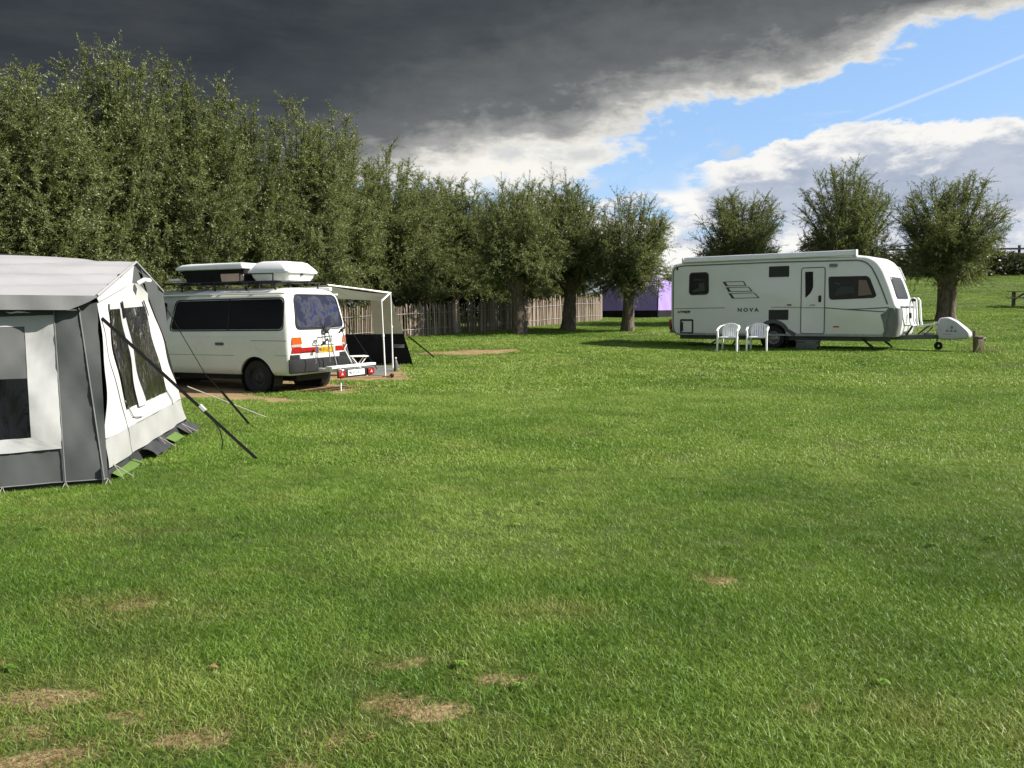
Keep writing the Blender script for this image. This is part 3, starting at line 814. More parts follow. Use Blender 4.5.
# ------------------------------------------------------------------ camper van
van = empty('camper_van', VAN_O, VAN_A, 'white camper van with dark side windows and blue curtained rear window, tail towards the lawn', 'van')
HW = [(.36, .80), (.42, .855), (.6, .885), (.85, .90), (1.1, .895), (1.3, .87), (1.55, .835), (1.75, .80), (1.84, .765), (1.91, .69), (1.955, .55), (1.98, .3), (1.985, .0)]
def hw(z): return float(np.interp(z, [p[0] for p in HW], [p[1] for p in HW]))
def xr(z): return float(np.interp(z, [.36, .6, 1.1, 1.25, 1.5, 1.8, 1.92, 1.98], [.03, .0, .0, .01, .045, .11, .18, .32]))
def xf(z): return float(np.interp(z, [.36, .6, .95, 1.1, 1.75, 1.9, 1.98], [4.72, 4.78, 4.66, 4.5, 3.85, 3.6, 3.3]))
RR = .13
def van_body():
    mb = MB(); stations = []
    es = [0, .012, .04, .08, .15, .3, .8, 1.3, 1.9, 2.5, 3.1]
    loops = []
    zs = [p[0] for p in HW[:-1]]
    zs = sorted(set(zs + [.5, .72, .95, 1.2, 1.42, 1.65, 1.8, 1.88]))
    def inset(e): return RR - math.sqrt(max(0, RR * RR - max(0, RR - e) ** 2)) if e < RR else 0
    for e in es:
        loops.append([(xr(z) + e, max(.02, hw(z) - inset(e)), z) for z in zs] )
    for e in [1.2, .6, .3, .15, .08, .04, .012, 0]:
        loops.append([(xf(z) - e, max(.02, hw(z) - inset(e)), z) for z in zs])
    n = len(zs)
    vs = []
    for lp in loops:
        vs += lp + [(x, -y, z) for x, y, z in lp]
    st = 2 * n; fs = []
    K = len(loops)
    for i in range(K - 1):
        for j in range(n - 1):
            fs.append((i * st + j, (i + 1) * st + j, (i + 1) * st + j + 1, i * st + j + 1))
            fs.append((i * st + n + j, i * st + n + j + 1, (i + 1) * st + n + j + 1, (i + 1) * st + n + j))
        fs.append((i * st + n - 1, (i + 1) * st + n - 1, (i + 1) * st + 2 * n - 1, i * st + 2 * n - 1))   # roof
        fs.append((i * st, i * st + n, (i + 1) * st + n, (i + 1) * st))                                    # floor
    for i in (0, K - 1):
        for j in range(n - 1):
            f = (i * st + j, i * st + j + 1, i * st + n + j + 1, i * st + n + j)
            fs.append(f if i == 0 else tuple(reversed(f)))
    mb.add(vs, fs)
    return mb.build('body', M['van_white'], van, smooth=35)
body = van_body()
cut = MB()
for wx in (.80, 3.95):
    for sy in (1, -1):
        cut.lathe([(0.0001, sy * .58), (.40, sy * .58), (.40, sy * 1.1), (.0001, sy * 1.1)], 40, (wx, 0, .31), 'Y')
boolean_cut(body, cut)
def VS(side):
    return lambda x, z, off: (x, side * (hw(z) + off), z)
def VRx(y, z):
    W = hw(z); e = max(0, abs(y) - (W - RR)); e = min(e, RR * .999)
    return xr(z) + RR - math.sqrt(RR * RR - e * e)
def VR(y, z, off): return (VRx(y, z) - off, y, z)
for side in (1, -1):
    for poly, rr in (([(.17, 1.765), (1.445, 1.755), (1.445, 1.205), (.15, 1.215)], [.09, .01, .01, .09]), ([(1.455, 1.755), (2.80, 1.745), (2.92, 1.195), (1.455, 1.205)], [.01, .09, .09, .01])):
        mb = MB(); panel(mb, round_poly(poly, rr), VS(side), .006, 5)
        mb.build('side_window', M['dark_glass'], van, smooth=30)
    mb = MB(); outline(mb, [(1.45, 1.765), (1.45, 1.195)], VS(side), .022, .008, closed=False); mb.build('window_divider', M['black'], van)
    mb = MB(); panel(mb, round_poly([(3.05, 1.73), (3.62, 1.7), (4.2, 1.22), (3.05, 1.2)], .07), VS(side), .006, 5)
    mb.build('front_side_window', M['dark_glass'], van, smooth=30)
    mb = MB(); outline(mb, [(.05, 1.0), (.9, 1.0)], VS(side), .008, .002, closed=False); outline(mb, [(1.3, .72), (2.9, .72), (3.5, .72)], VS(side), .007, .002, closed=False); outline(mb, [(1.45, 1.20), (1.45, .42)], VS(side), .006, .002, closed=False); outline(mb, [(2.98, 1.82), (2.98, .42)], VS(side), .006, .002, closed=False)
    outline(mb, [(.30, .73), (.05, .73)], VS(side), .006, .002, closed=False)
    mb.build('panel_seam', M['dark_grey'], van)
    mb = MB(); mb.tube([(xr(1.86) + .0, side * .775, 1.862), (.3, side * .775, 1.866), (1.5, side * .775, 1.866), (3.4, side * .77, 1.862)], .018, 6)
    mb.build('roof_gutter', M['van_white'], van, smooth=50)
    for wx in (.80, 3.95):
        mb = MB(); pts = [(wx + .415 * math.cos(a), .31 + .415 * math.sin(a)) for a in np.linspace(R(8), R(172), 26)]
        outline(mb, pts, VS(side), .04, .014, closed=False); mb.build('wheel_arch', M['van_white'], van, smooth=50)
        mb = MB(); mb.lathe([(.0, side * .585), (.394, side * .585), (.396, side * .84)], 32, (wx, 0, .31), 'Y'); mb.build('wheel_housing', M['black'], van)
    # tail light cluster: amber, pale, red
    for (z0, z1, m_, nm) in ((.93, 1.06, 'amber_lens', 'indicator_lens'), (.88, .928, 'pale_lens', 'reversing_lens'), (.765, .878, 'red_lens', 'tail_light')):
        mb = MB(); panel(mb, round_poly([(side * .55 - (.16 if side < 0 else 0), z1), (side * .80, z1), (side * .82, z0), (side * .53 - (.16 if side < 0 else 0), z0)], .02, 3), VR, .014, 4)
        mb.build(nm, M[m_], van, smooth=40)
    mb = MB(); panel(mb, [(.12 if side > 0 else -.47, .865), (side * .535 - (.15 if side < 0 else 0), .865), (side * .535 - (.15 if side < 0 else 0), .765), (.12 if side > 0 else -.47, .765)], VR, .010, 2)
    mb.build('reflector_strip', M['red_lens'], van)
    mb = MB(); panel(mb, round_poly([(4.70, .72), (4.62, .95)][:0] or [(side * .50, .68), (side * .80, .68), (side * .78, .88), (side * .5, .88)], .03), lambda y, z, off: (xf(z) - (max(0, abs(y) - (hw(z) - RR)) ** 2) * 3 + off, y, z), .012, 2)
    mb.build('headlight', M['pale_lens'], van)
for side in (1, -1):
    mb = MB(); outline(mb, round_poly([(.15, 1.785), (2.82, 1.765), (2.95, 1.175), (.13, 1.195)], .1, 6), VS(side), .022, .007); mb.build('window_rubber', M['black'], van, smooth=40)
    mb = MB(); panel(mb, round_poly([(1.55, .96), (1.75, .96), (1.75, .91), (1.55, .91)], .015, 3), VS(side), .02, 2); mb.build('door_handle', M['dark_grey'], van)
    mb = MB(); outline(mb, [(1.0, 1.08), (2.95, 1.08)], VS(side), .02, .005, closed=False); mb.build('door_rail', M['van_white'], van)
mb = MB(); panel(mb, round_poly([(.565, 1.83), (-.60, 1.83), (-.705, 1.235), (.655, 1.235)], .12, 7), VR, .016, 8)
mb.build('curtain', M['curtain'], van, smooth=40)
mb = MB(); panel(mb, round_poly([(.585, 1.845), (-.62, 1.845), (-.725, 1.22), (.675, 1.22)], .13, 7), VR, .03, 8, thick=-.006)
mb.build('rear_window', M['rear_glass'], van, smooth=40)
mb = MB(); outline(mb, round_poly([(.585, 1.845), (-.62, 1.845), (-.725, 1.22), (.675, 1.22)], .13, 7), VR, .03, .026)
mb.build('window_seal', M['black'], van, smooth=40)
mb = MB(); panel(mb, round_poly([(.6, 1.75), (-.6, 1.75), (-.72, 1.12), (.72, 1.12)], .1), lambda y, z, off: (xf(z) + off, y, z), .01, 5)
mb.build('windscreen', M['dark_glass'], van, smooth=30)
mb = MB(); outline(mb, [(.72, .715), (.78, 1.1), (.8, 1.25), (.69, 1.88), (0, 1.93), (-.69, 1.88), (-.8, 1.25), (-.78, 1.1), (-.72, .715)], VR, .008, .002, closed=False)
mb.build('tailgate_seam', M['dark_grey'], van)
mb = MB(); panel(mb, [(.22, .935), (-.44, .935), (-.44, .90), (.22, .90)], VR, .03, 1)
mb.build('tailgate_handle', M['van_white'], van, bevel=.005)
mb = MB(); panel(mb, [(.10, .862), (-.42, .862), (-.42, .752), (.10, .752)], VR, .012, 1)
np_ = mb.build('number_plate', M['yellow_plate'], van)
mb = MB(); panel(mb, [(.10, .860), (.055, .860), (.055, .754), (.10, .754)], VR, .014, 1)
mb.build('plate_band', M['blue_plate'], np_)
Mrear = Matrix(((0, 0, -1, 0), (-1, 0, 0, 0), (0, 1, 0, 0), (0, 0, 0, 1)))   # text x -> -Y, text y -> Z, out -> -X
text_mesh('90-ST-LV', .095, M['ink'], 'lettering', np_, Matrix.Translation((-.0155, .045, .775)) @ Mrear, sx=.92)
# rear bumper wraps round the corner
mb = MB()
prof = [(-.0, .40), (-.07, .42), (-.085, .56), (-.06, .635), (.0, .66)]
plan = []
for (x, y) in [(.05, .845), (.02, .81), (.0, .77), (-.02, .70), (-.03, .4), (-.03, 0), (-.03, -.4), (-.02, -.70), (.0, -.77), (.02, -.81), (.05, -.845)]:
    plan.append((x, y))
vs = []; k = len(prof)
for i, (x, y) in enumerate(plan):
    a = Vector(plan[max(0, i - 1)]); b = Vector(plan[min(len(plan) - 1, i + 1)]); t = (b - a).normalized(); nrm = Vector((t.y, -t.x))
    if nrm.dot(Vector((x - 1.5, y))) < 0: nrm = -nrm
    for (o_, z) in prof:
        q = Vector((x, y)) + nrm * (-o_ * (.4 if abs(y) > .89 else 1)); vs.append((q.x, q.y, z))
fs = [(i * k + j, i * k + j + 1, (i + 1) * k + j + 1, (i + 1) * k + j) for i in range(len(plan) - 1) for j in range(k - 1)]
fs += [tuple(range(k)), tuple(reversed(range((len(plan) - 1) * k, len(plan) * k)))]
mb.add(vs, fs); mb.build('rear_bumper', M['bumper'], van, smooth=45)
for side in (1, -1):
    mb = MB(); panel(mb, [(side * .60, .74), (side * .83, .74), (side * .835, .62), (side * .6, .62)], VR, .012, 2); mb.build('bumper_corner', M['bumper'], van, smooth=40)
mb = MB(); mb.box((4.74, 0, .5), (.14, 1.66, .26)); mb.build('front_bumper', M['dark_grey'], van, bevel=.04)
mb = MB(); mb.box((2.3, 0, .30), (4.2, .9, .14)); mb.tube([(.25, .35, .30), (1.6, .35, .27)], .04); mb.box((.75, 0, .30), (.12, 1.3, .12)); mb.build('chassis', M['black'], van)
mb = MB(); mb.tube([(-.05, -.1, .98), (-.05, -.1, 1.3)], .012); mb.tube([(-.06, -.12, 1.17), (-.035, -.12, 1.20), (.0, -.5, 1.30)], .012, 6); mb.box((-.045, -.1, 1.17), (.04, .08, .06)); mb.build('rear_wiper', M['black'], van)
def wheel(parent, x, y, z, side, r=.32, w=.2, rim='dark_steel'):
    t = empty('wheel', (x, y, z)); t.parent = parent
    mb = MB(); mb.lathe([(r * .60, -w * .45), (r * .72, -w * .5), (r * .93, -w * .47), (r, -w * .33), (r, w * .33), (r * .93, w * .47), (r * .72, w * .5), (r * .60, w * .45), (r * .6, -w * .45)], 40, axis='Y')
    for k in range(40):
        a = k * math.pi / 20; mb.bar((r * .985 * math.cos(a), -w * .36, r * .985 * math.sin(a)), (r * .985 * math.cos(a + .06), w * .36, r * .985 * math.sin(a + .06)), .018, .02)
    mb.build('tyre', M['rubber'], t, smooth=35)
    mb = MB(); s = side
    mb.lathe([(r * .62, s * w * .40), (r * .56, s * w * .42), (r * .52, s * w * .22), (r * .40, s * w * .2), (r * .30, s * w * .33), (r * .16, s * w * .36), (r * .15, s * w * .46), (0.001, s * w * .47)], 32, axis='Y')
    for k in range(6):
        a = k * math.pi / 3; mb.lathe([(.001, s * w * .38), (.018, s * w * .38), (.018, s * w * .30)], 8, (r * .23 * math.cos(a), 0, r * .23 * math.sin(a)), 'Y')
    for k in range(12):
        a = k * math.pi / 6 + .2; mb.lathe([(.001, s * w * .213), (.02, s * w * .213)], 8, (r * .46 * math.cos(a), 0, r * .46 * math.sin(a)), 'Y', mi=1)
    mb.build('rim', [M[rim], M['black']], t, smooth=40)
    return t
for wx in (.80, 3.95):
    for sy in (1, -1): wheel(van, wx, sy * .76, .315, sy)
# roof rack (bolted to the van)
mb = MB()
for y in (.62, -.62):
    mb.tube([(.35, y, 2.09), (.5, y, 2.10), (3.3, y, 2.10), (3.4, y, 2.02)], .014, 6)
    for x in (.5, 1.2, 2.0, 2.85): mb.bar((x, y, 1.93), (x, y, 2.10), .025, .025)
for x in (.45, .9, 1.3, 1.8, 2.3, 2.8, 3.3): mb.bar((x, -.64, 2.085), (x, .64, 2.085), .03, .02)
mb.bar((1.35, .62, 2.1), (1.35, .62, 2.26), .02); mb.bar((.55, .62, 2.1), (.55, .62, 2.255), .02); mb.tube([(1.35, .62, 2.25), (.55, .62, 2.24)], .012, 6)
mb.build('roof_rack', M['black'], van)

# roof box, resting on the rack
LV = lambda x, y, z=0: Vector((VAN_O.x + x * math.cos(VAN_A) - y * math.sin(VAN_A), VAN_O.y + x * math.sin(VAN_A) + y * math.cos(VAN_A), z))
rb = empty('roof_box', LV(.90, .06, 2.095), VAN_A, 'white hard shell roof box with sloping lid, rear part of the van roof', 'roof box')
def shell(levels):
    mb = MB(); n = 0; vs = []; fs = []
    for (x0, x1, hy, z, r) in levels:
        lp = round_poly([(x0, -hy), (x1, -hy), (x1, hy), (x0, hy)], r, 4); n = len(lp); vs += [(x, y, z) for x, y in lp]
    for i in range(len(levels) - 1):
        for k in range(n):
            k2 = (k + 1) % n; fs.append((i * n + k, i * n + k2, (i + 1) * n + k2, (i + 1) * n + k))
    fs += [tuple(reversed(range(n))), tuple(range((len(levels) - 1) * n, len(levels) * n))]
    return mb.add(vs, fs)
shell([(-.52, .28, .36, 0, .1), (-.56, .32, .40, .06, .1), (-.58, .34, .42, .135, .1)]).build('tray', M['box_white'], rb, smooth=40)
shell([(-.62, .40, .45, .137, .1), (-.625, .41, .455, .165, .1), (-.59, .37, .43, .22, .12), (-.46, .24, .38, .335, .12), (-.38, .16, .33, .36, .12)]).build('lid', M['box_white'], rb, smooth=40)
mb = MB(); mb.box((-.585, .02, .11), (.02, .06, .035)); mb.build('lock', M['black'], rb)
# raised roof tent
rt = empty('roof_tent', LV(2.33, 0, 2.09), VAN_A, 'opened roof tent with thin white lid over dark cloth sides on the van roof', 'roof tent')
shell([(-1.00, .72, .56, .235, .06), (-1.02, .75, .58, .25, .06), (-1.02, .74, .58, .29, .06), (-.99, .6, .55, .345, .06), (-.9, .45, .5, .36, .06)]).build('lid', M['box_white'], rt, smooth=40)
shell([(-.98, .52, .50, .0, .04), (-.99, .60, .52, .232, .04)]).build('cloth_wall', M['black_cloth'], rt, smooth=40)
mb = MB(); panel(mb, round_poly([(-.97, .012), (-.42, .0), (-.40, .15), (-.98, .15)], .03), lambda x, z, off: (x, .505 + z * .07 + off, z), .012, 2); mb.build('window_flap', M['pink'], rt, smooth=40)
mb = MB(); mb.box((.78, .5, .06), (.30, .14, .05)); mb.box((.85, .3, .012), (.3, .12, .025)); mb.build('base_board', M['alu'], rt, bevel=.01)

# bicycle carrier on the tow bar
bc = empty('bicycle_carrier', LV(-.50, .16, 0), VAN_A, 'silver tow bar bicycle carrier with lamp board behind the van', 'bike carrier')
mb = MB(); mb.bar((.6, .0, .42), (-.15, .0, .40), .06, .06); mb.bar((-.02, .25, .47), (-.02, -1.15, .47), .14, .045); mb.bar((.16, .1, .45), (.16, -.95, .45), .05, .03); mb.build('platform', M['alu'], bc, bevel=.01)
mb = MB()
for y in (-.18, -.62):
    mb.tube([(.12, y, .46), (.22, y, .8), (.30, y + .03, 1.18)], .013, 6)
mb.tube([(.2, .35, .55), (.22, .30, .98), (.22, -.05, 1.0), (.2, -.07, .56)], .011, 6)
mb.tube([(.30, -.15, 1.18), (.30, -.62, 1.2)], .012, 6)
mb.tube([(.1, -.62, .5), (.2, -.52, .78), (.22, -.62, .86)], .013, 6)
mb.build('frame', M['steel'], bc, smooth=50)
for (y, z) in ((-.07, 1.12), (-.55, 1.14), (.0, .92)):
    mb = MB(); mb.bar((.30, y + .06, z - .05), (.24, y - .06, z + .06), .03, .03); mb.box((.27, y, z), (.05, .05, .06)); mb.build('clamp', M['black'], bc)
mb = MB(); mb.box((-.12, -.42, .34), (.03, 1.1, .15)); lb = mb.build('lamp_board', M['black'], bc, bevel=.008)
for y in (.05, -.88):
    mb = MB(); mb.box((-.15, y, .345), (.04, .2, .115)); mb.build('tail_lamp', M['red_lens'], bc, bevel=.008)
    mb = MB(); mb.prism([(y - .04, .32), (y + .04, .32), (y, .385)], 'X', -.172, -.169); mb.build('reflector', M['pale_lens'], bc)
mb = MB(); mb.box((-.14, -.42, .35), (.012, .52, .105)); pl = mb.build('number_plate', M['white_plate'], bc)
text_mesh('90-ST-LV', .088, M['ink'], 'lettering', pl, Matrix.Translation((-.149, -.185, .32)) @ Mrear, sx=.98)
mb = MB(); mb.tube([(.0, -.12, .45), (.0, -.12, .0)], .014, 6); mb.build('support_leg', M['alu'], bc)

# ------------------------------------------------------------------ awning tent beside the van
aw = empty('van_awning', (-3.4, 20.5, hz(-3.4, 20.5)), 0, 'beige awning with black lower walls and two white poles beside the van', 'awning')
ao = Vector(aw.location)
def wl(p): return Vector(p) - ao
def sheet(mb, A, B, C, D, nu, nv, disp=None, mi=0):
    """bilinear cloth patch A->B along u, D->C on the far edge; disp(u,v) pushes it along its normal"""
    A, B, C, D = map(Vector, (A, B, C, D))
    nrm = (B - A).cross(D - A).normalized()
    vs = []
    for j in range(nv + 1):
        for i in range(nu + 1):
            u, v = i / nu, j / nv
            p = (A * (1 - u) + B * u) * (1 - v) + (D * (1 - u) + C * u) * v
            if disp: p = p + nrm * disp(u, v)
            vs.append(p)
    W = nu + 1
    fs = [(j * W + i, j * W + i + 1, (j + 1) * W + i + 1, (j + 1) * W + i) for j in range(nv) for i in range(nu)]
    return mb.add(vs, fs, mi)
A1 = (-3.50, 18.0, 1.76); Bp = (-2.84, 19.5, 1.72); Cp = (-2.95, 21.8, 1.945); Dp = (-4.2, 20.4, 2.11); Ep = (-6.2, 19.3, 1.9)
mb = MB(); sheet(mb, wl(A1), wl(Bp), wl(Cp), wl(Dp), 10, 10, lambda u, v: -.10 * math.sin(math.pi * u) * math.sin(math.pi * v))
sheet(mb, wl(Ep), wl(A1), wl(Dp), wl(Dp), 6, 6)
mb.build('canopy', M['canvas_shade'], aw, smooth=60, fixn=False)  # underside's dark shade is painted over the whole canopy
mb = MB(); e_ = lambda a, b, t: Vector(a).lerp(Vector(b), t) + Vector((0, 0, .012)); sheet(mb, wl(e_(Dp, A1, .10)), wl(e_(Cp, Bp, .16)), wl(e_(Cp, Bp, -.02)), wl(e_(Dp, A1, -.02)), 10, 2, lambda u, v: -.10 * math.sin(math.pi * u) * .3 * v); mb.build('canopy_lit_rim', M['canvas'], aw, smooth=60, fixn=False)  # strip left in plain canvas colour stands for the sunlit rim
mb = MB(); mb.tube([wl(Bp), wl(Cp)], .022, 6); mb.tube([wl(Dp), wl(Cp)], .018, 6); mb.tube([wl((-3.62, 17.9, 1.95)), wl((-6.3, 19.2, 1.93))], .04, 8); mb.build('frame_rail', M['alu'], aw, smooth=50)
for top, bot in ((Bp, (-2.79, 19.5, 0)), (Cp, (-2.93, 21.8, 0))):
    z = hz(bot[0], bot[1]); mb = MB(); mid = Vector(top).lerp(Vector((bot[0], bot[1], z)), .45)
    mb.tube([wl(top), wl(mid)], .014, 8); mb.tube([wl(mid), wl((bot[0], bot[1], z - .02))], .018, 8); mb.tube([wl(mid + Vector((0, 0, .03))), wl(mid - Vector((0, 0, .03)))], .026, 8)
    mb.build('pole', M['alu'], aw, smooth=50)
zb = hz(-2.6, 22.6) + .0
ripple = lambda u, v: .025 * math.sin(u * 17 + v * 3) + .02 * math.sin(u * 7 - v * 5)
def WP(u, z):   # end wall: u 0 at the van side, 1 at the right edge; leans out towards the ground
    t = (z - zb) / (1.93 - zb)
    L = Vector((-5.6 + .05 * t, 22.3 + .1 * (1 - t), z)); Rr = Vector((-2.52 - .46 * t ** 1.1, 22.6 - .75 * t, z))
    return wl(L.lerp(Rr, u))
zs1 = .93
mb = MB(); sheet(mb, WP(0, zb), WP(1, zb), WP(1, zs1), WP(0, zs1), 24, 6, ripple); mb.build('lower_wall', M['black_cloth'], aw, smooth=60, fixn=False)
mb = MB(); sheet(mb, WP(.74, zs1), WP(1, zs1), WP(1, 1.93), WP(.80, 1.93), 8, 8, lambda u, v: .015 * math.sin(9 * u + 4 * v)); sheet(mb, WP(.02, 1.80), WP(.80, 1.80), WP(.80, 1.93), WP(0, 1.99), 8, 2); sheet(mb, WP(0, zs1), WP(.06, zs1), WP(.06, 1.8), WP(0, 1.8), 2, 4)
mb.build('upper_wall', M['canvas'], aw, smooth=60, fixn=False)
mb = MB(); sheet(mb, WP(.06, zs1), WP(.74, zs1), WP(.79, 1.8), WP(.06, 1.8), 10, 4, lambda u, v: .01 * math.sin(14 * u)); mb.build('window', M['vinyl_clear'], aw, smooth=60, fixn=False)
mb = MB(); a = WP(.93, .62); mb.box(a + Vector((0, -.03, 0)), (.26, .006, .09)); mb.build('badge', M['skirt_grey'], aw)
mb = MB(); sheet(mb, wl((-5.4, 20.2, .05)), wl((-2.9, 19.9, hz(-2.9, 19.9) + .006)), wl((-2.75, 22.4, hz(-2.75, 22.4) + .006)), wl((-5.4, 22.4, hz(-5.4, 22.4) + .006)), 4, 4); mb.build('groundsheet', M['skirt_grey'], aw)
mb = MB(); mb.bar(wl((-4.27, 21.4, 1.65)), wl((-3.25, 21.4, hz(-3.25, 21.4))), .045, .012); mb.build('guy_strap', M['strap'], aw)
mb = MB(); mb.bar(wl((-2.6, 22.5, .85)), wl((-2.1, 24.2, hz(-2.1, 24.2))), .05, .012); mb.build('guy_strap', M['strap'], aw)
mb = MB(); mb.tube([wl((-4.27, 21.4, 1.65)), wl((-4.6, 21.4, 1.5)), wl((-4.9, 21.5, 1.75))], .03, 6); mb.build('strap_hook', M['strap'], aw)

# folding stool behind the carrier
st = empty('folding_stool', (-3.47, 20.0, hz(-3.47, 20.0)), .4, 'small white folding stool under the awning behind the lamp board', 'stool')
mb = MB(); mb.box((0, 0, .44), (.42, .32, .025)); mb.build('seat', M['white_plastic'], st, bevel=.008)
for y in (-.13, .13):
    for s in (1, -1):
        mb = MB(); mb.bar((.17 * s, y + .012 * s, .43), (-.17 * s, y + .012 * s, .0), .022, .022); mb.build('leg', M['white_plastic'], st)
# bits on the ground at the awning poles
mp_ = empty('mallet', (-2.62, 19.35, hz(-2.62, 19.35)), .2, 'black tent mallet lying on the grass beside the front awning pole', 'mallet')
mb = MB(); mb.tube([(-.22, 0, .03), (.0, 0, .04)], .016, 8); mb.build('handle', M['wood'], mp_, smooth=50)
mb = MB(); mb.tube([(.0, -.07, .05), (.0, -.06, .05), (0, .06, .05), (0, .07, .05)], [.03, .042, .042, .03], 12); mb.build('head', M['rubber'], mp_, smooth=50)
bt = empty('water_bottle', (-2.74, 20.9, hz(-2.74, 20.9)), 0, 'dark bottle standing between the two awning poles', 'bottle')
mb = MB(); mb.lathe([(.001, 0), (.045, 0), (.05, .02), (.05, .2), (.03, .26), (.02, .28), (.02, .31)], 16); mb.build('flask', M['dark_grey'], bt, smooth=40)
mb = MB(); mb.lathe([(.022, .30), (.022, .335), (.001, .335)], 12); mb.build('cap', M['alu'], bt, smooth=40)

# ------------------------------------------------------------------ caravan
cv = empty('caravan', CAR_O, CAR_A, 'white touring caravan lettered NOVA parked on the lawn with its door side to the viewer', 'caravan')
PROF = [(.10, .35), (-.02, .50), (-.06, .75), (-.07, 2.30), (-.03, 2.45), (.08, 2.54), (.35, 2.575), (3.3, 2.58), (5.45, 2.57), (5.80, 2.525), (6.02, 2.40), (6.18, 2.17), (6.36, 1.72), (6.52, 1.24), (6.60, 1.14), (6.62, .95), (6.62, .7), (6.55, .36)]
PROF = round_poly(PROF, .10, 3)
def inset_poly(poly, d):
    out = []; N = len(poly)
    for i in range(N):
        a = Vector(poly[i - 1]); b = Vector(poly[(i + 1) % N]); t = (b - a).normalized(); nn = Vector((t.y, -t.x))
        out.append((poly[i][0] + nn.x * d, poly[i][1] + nn.y * d))
    return out
mb = MB(); n = len(PROF); vs = []
area = sum(PROF[i][0] * PROF[(i + 1) % n][1] - PROF[(i + 1) % n][0] * PROF[i][1] for i in range(n)); sg = 1 if area < 0 else -1
lv = [(-HC, .10), (-HC + .012, .06), (-HC + .04, .03), (-HC + .09, .008), (-HC + .14, 0)]
lv = lv + [(-y, d) for y, d in reversed(lv)]
for (y, d) in lv:
    vs += [(x, y, z) for x, z in inset_poly(PROF, sg * d)]
fs = [(i * n + k, i * n + (k + 1) % n, (i + 1) * n + (k + 1) % n, (i + 1) * n + k) for i in range(len(lv) - 1) for k in range(n)]
fs += [tuple(range(n)), tuple(reversed(range((len(lv) - 1) * n, len(lv) * n)))]
mb.add(vs, fs)
cbody = mb.build('body', M['caravan_white'], cv, smooth=35)
cut = MB()
for sy in (-1, 1):
    cut.lathe([(.0001, sy * (HC - .29)), (.40, sy * (HC - .29)), (.40, sy * 1.4), (.0001, sy * 1.4)], 36, (3.2, 0, .33), 'Y')
boolean_cut(cbody, cut)
def CS(side): return lambda x, z, off: (x, side * (HC + off), z)
near, far = CS(-1), CS(1)
TRIM = [(.34, .36), (.13, .40), (.05, .62), (.045, 2.28), (.08, 2.38), (.17, 2.435), (.37, 2.46), (3.29, 2.46), (5.55, 2.425), (5.74, 2.36), (5.88, 2.22), (6.02, 1.95), (6.16, 1.62), (6.33, 1.16)]
for sd in (near, far):
    mb = MB(); outline(mb, round_poly(TRIM, .08, 4)[4:-4], sd, .034, .010, closed=False)
    mb.build('side_trim', M['trim_grey'], cv, smooth=50)
    mb = MB()
    SK = [(6.335, 1.145), (6.24, 1.02), (6.125, .965), (6.20, .735), (6.235, .53), (6.17, .37), (6.46, .37), (6.52, .6), (6.52, .9), (6.47, 1.13)]
    panel(mb, round_poly(SK, .03, 3), sd, .006, 3); mb.build('corner_moulding', M['skirt_grey'], cv, smooth=40)
    mb = MB(); outline(mb, [(6.24, .38), (6.30, .55), (6.30, .75), (6.36, 1.0), (6.38, 1.14)], sd, .03, .014, closed=False); mb.build('moulding_rib', M['trim_grey'], cv)
    mb = MB(); outline(mb, [(.10, 1.165), (.6, 1.172), (1.73, 1.18)], sd, .018, .004, closed=False); mb.build('stripe', M['trim_grey'], cv); mb = MB(); outline(mb, [(3.14, 1.185), (3.99, 1.175)], sd, .016, .004, closed=False); mb.build('stripe', M['trim_grey'], cv); mb = MB(); outline(mb, [(4.67, 1.155), (5.3, 1.10), (5.8, 1.065), (6.24, 1.035)], sd, .028, .004, closed=False); panel(mb, [(5.1, 1.118), (5.7, 1.132), (6.34, 1.165), (6.34, 1.135), (5.9, 1.112), (5.5, 1.10)], sd, .005, 1)
    mb.build('stripe', M['trim_grey'], cv)
    mb = MB(); panel(mb, [(.14, .37), (6.2, .37), (6.2, .425), (.12, .425)], sd, .012, 1); mb.build('sill_rail', M['galv'], cv)
for sy in (-1, 1):
    mb = MB(); vs = []; zz_ = [.38, .5, .7, .9, 1.05, 1.13]; row = [(HC, .10, -.01, .012), (HC - .004, .085, .004, .012), (HC - .012, .06, .008, .009), (HC - .04, .03, .011, .006), (HC - .09, .008, .012, .002), (HC - .14, 0, .012, 0), (HC - .22, 0, .012, 0), (HC - .225, 0, -.004, 0)]
    for z in zz_:
        xx = float(np.interp(z, [.36, .7, .95, 1.14], [6.55, 6.62, 6.62, 6.60]))
        for (y, d, ox, oy) in row: vs.append((xx - d + ox, sy * (y + oy), z))
    k = len(row); mb.add(vs, [(i * k + j, i * k + j + 1, (i + 1) * k + j + 1, (i + 1) * k + j) for i in range(5) for j in range(k - 1)]); mb.build('front_corner', M['skirt_grey'], cv, smooth=50)
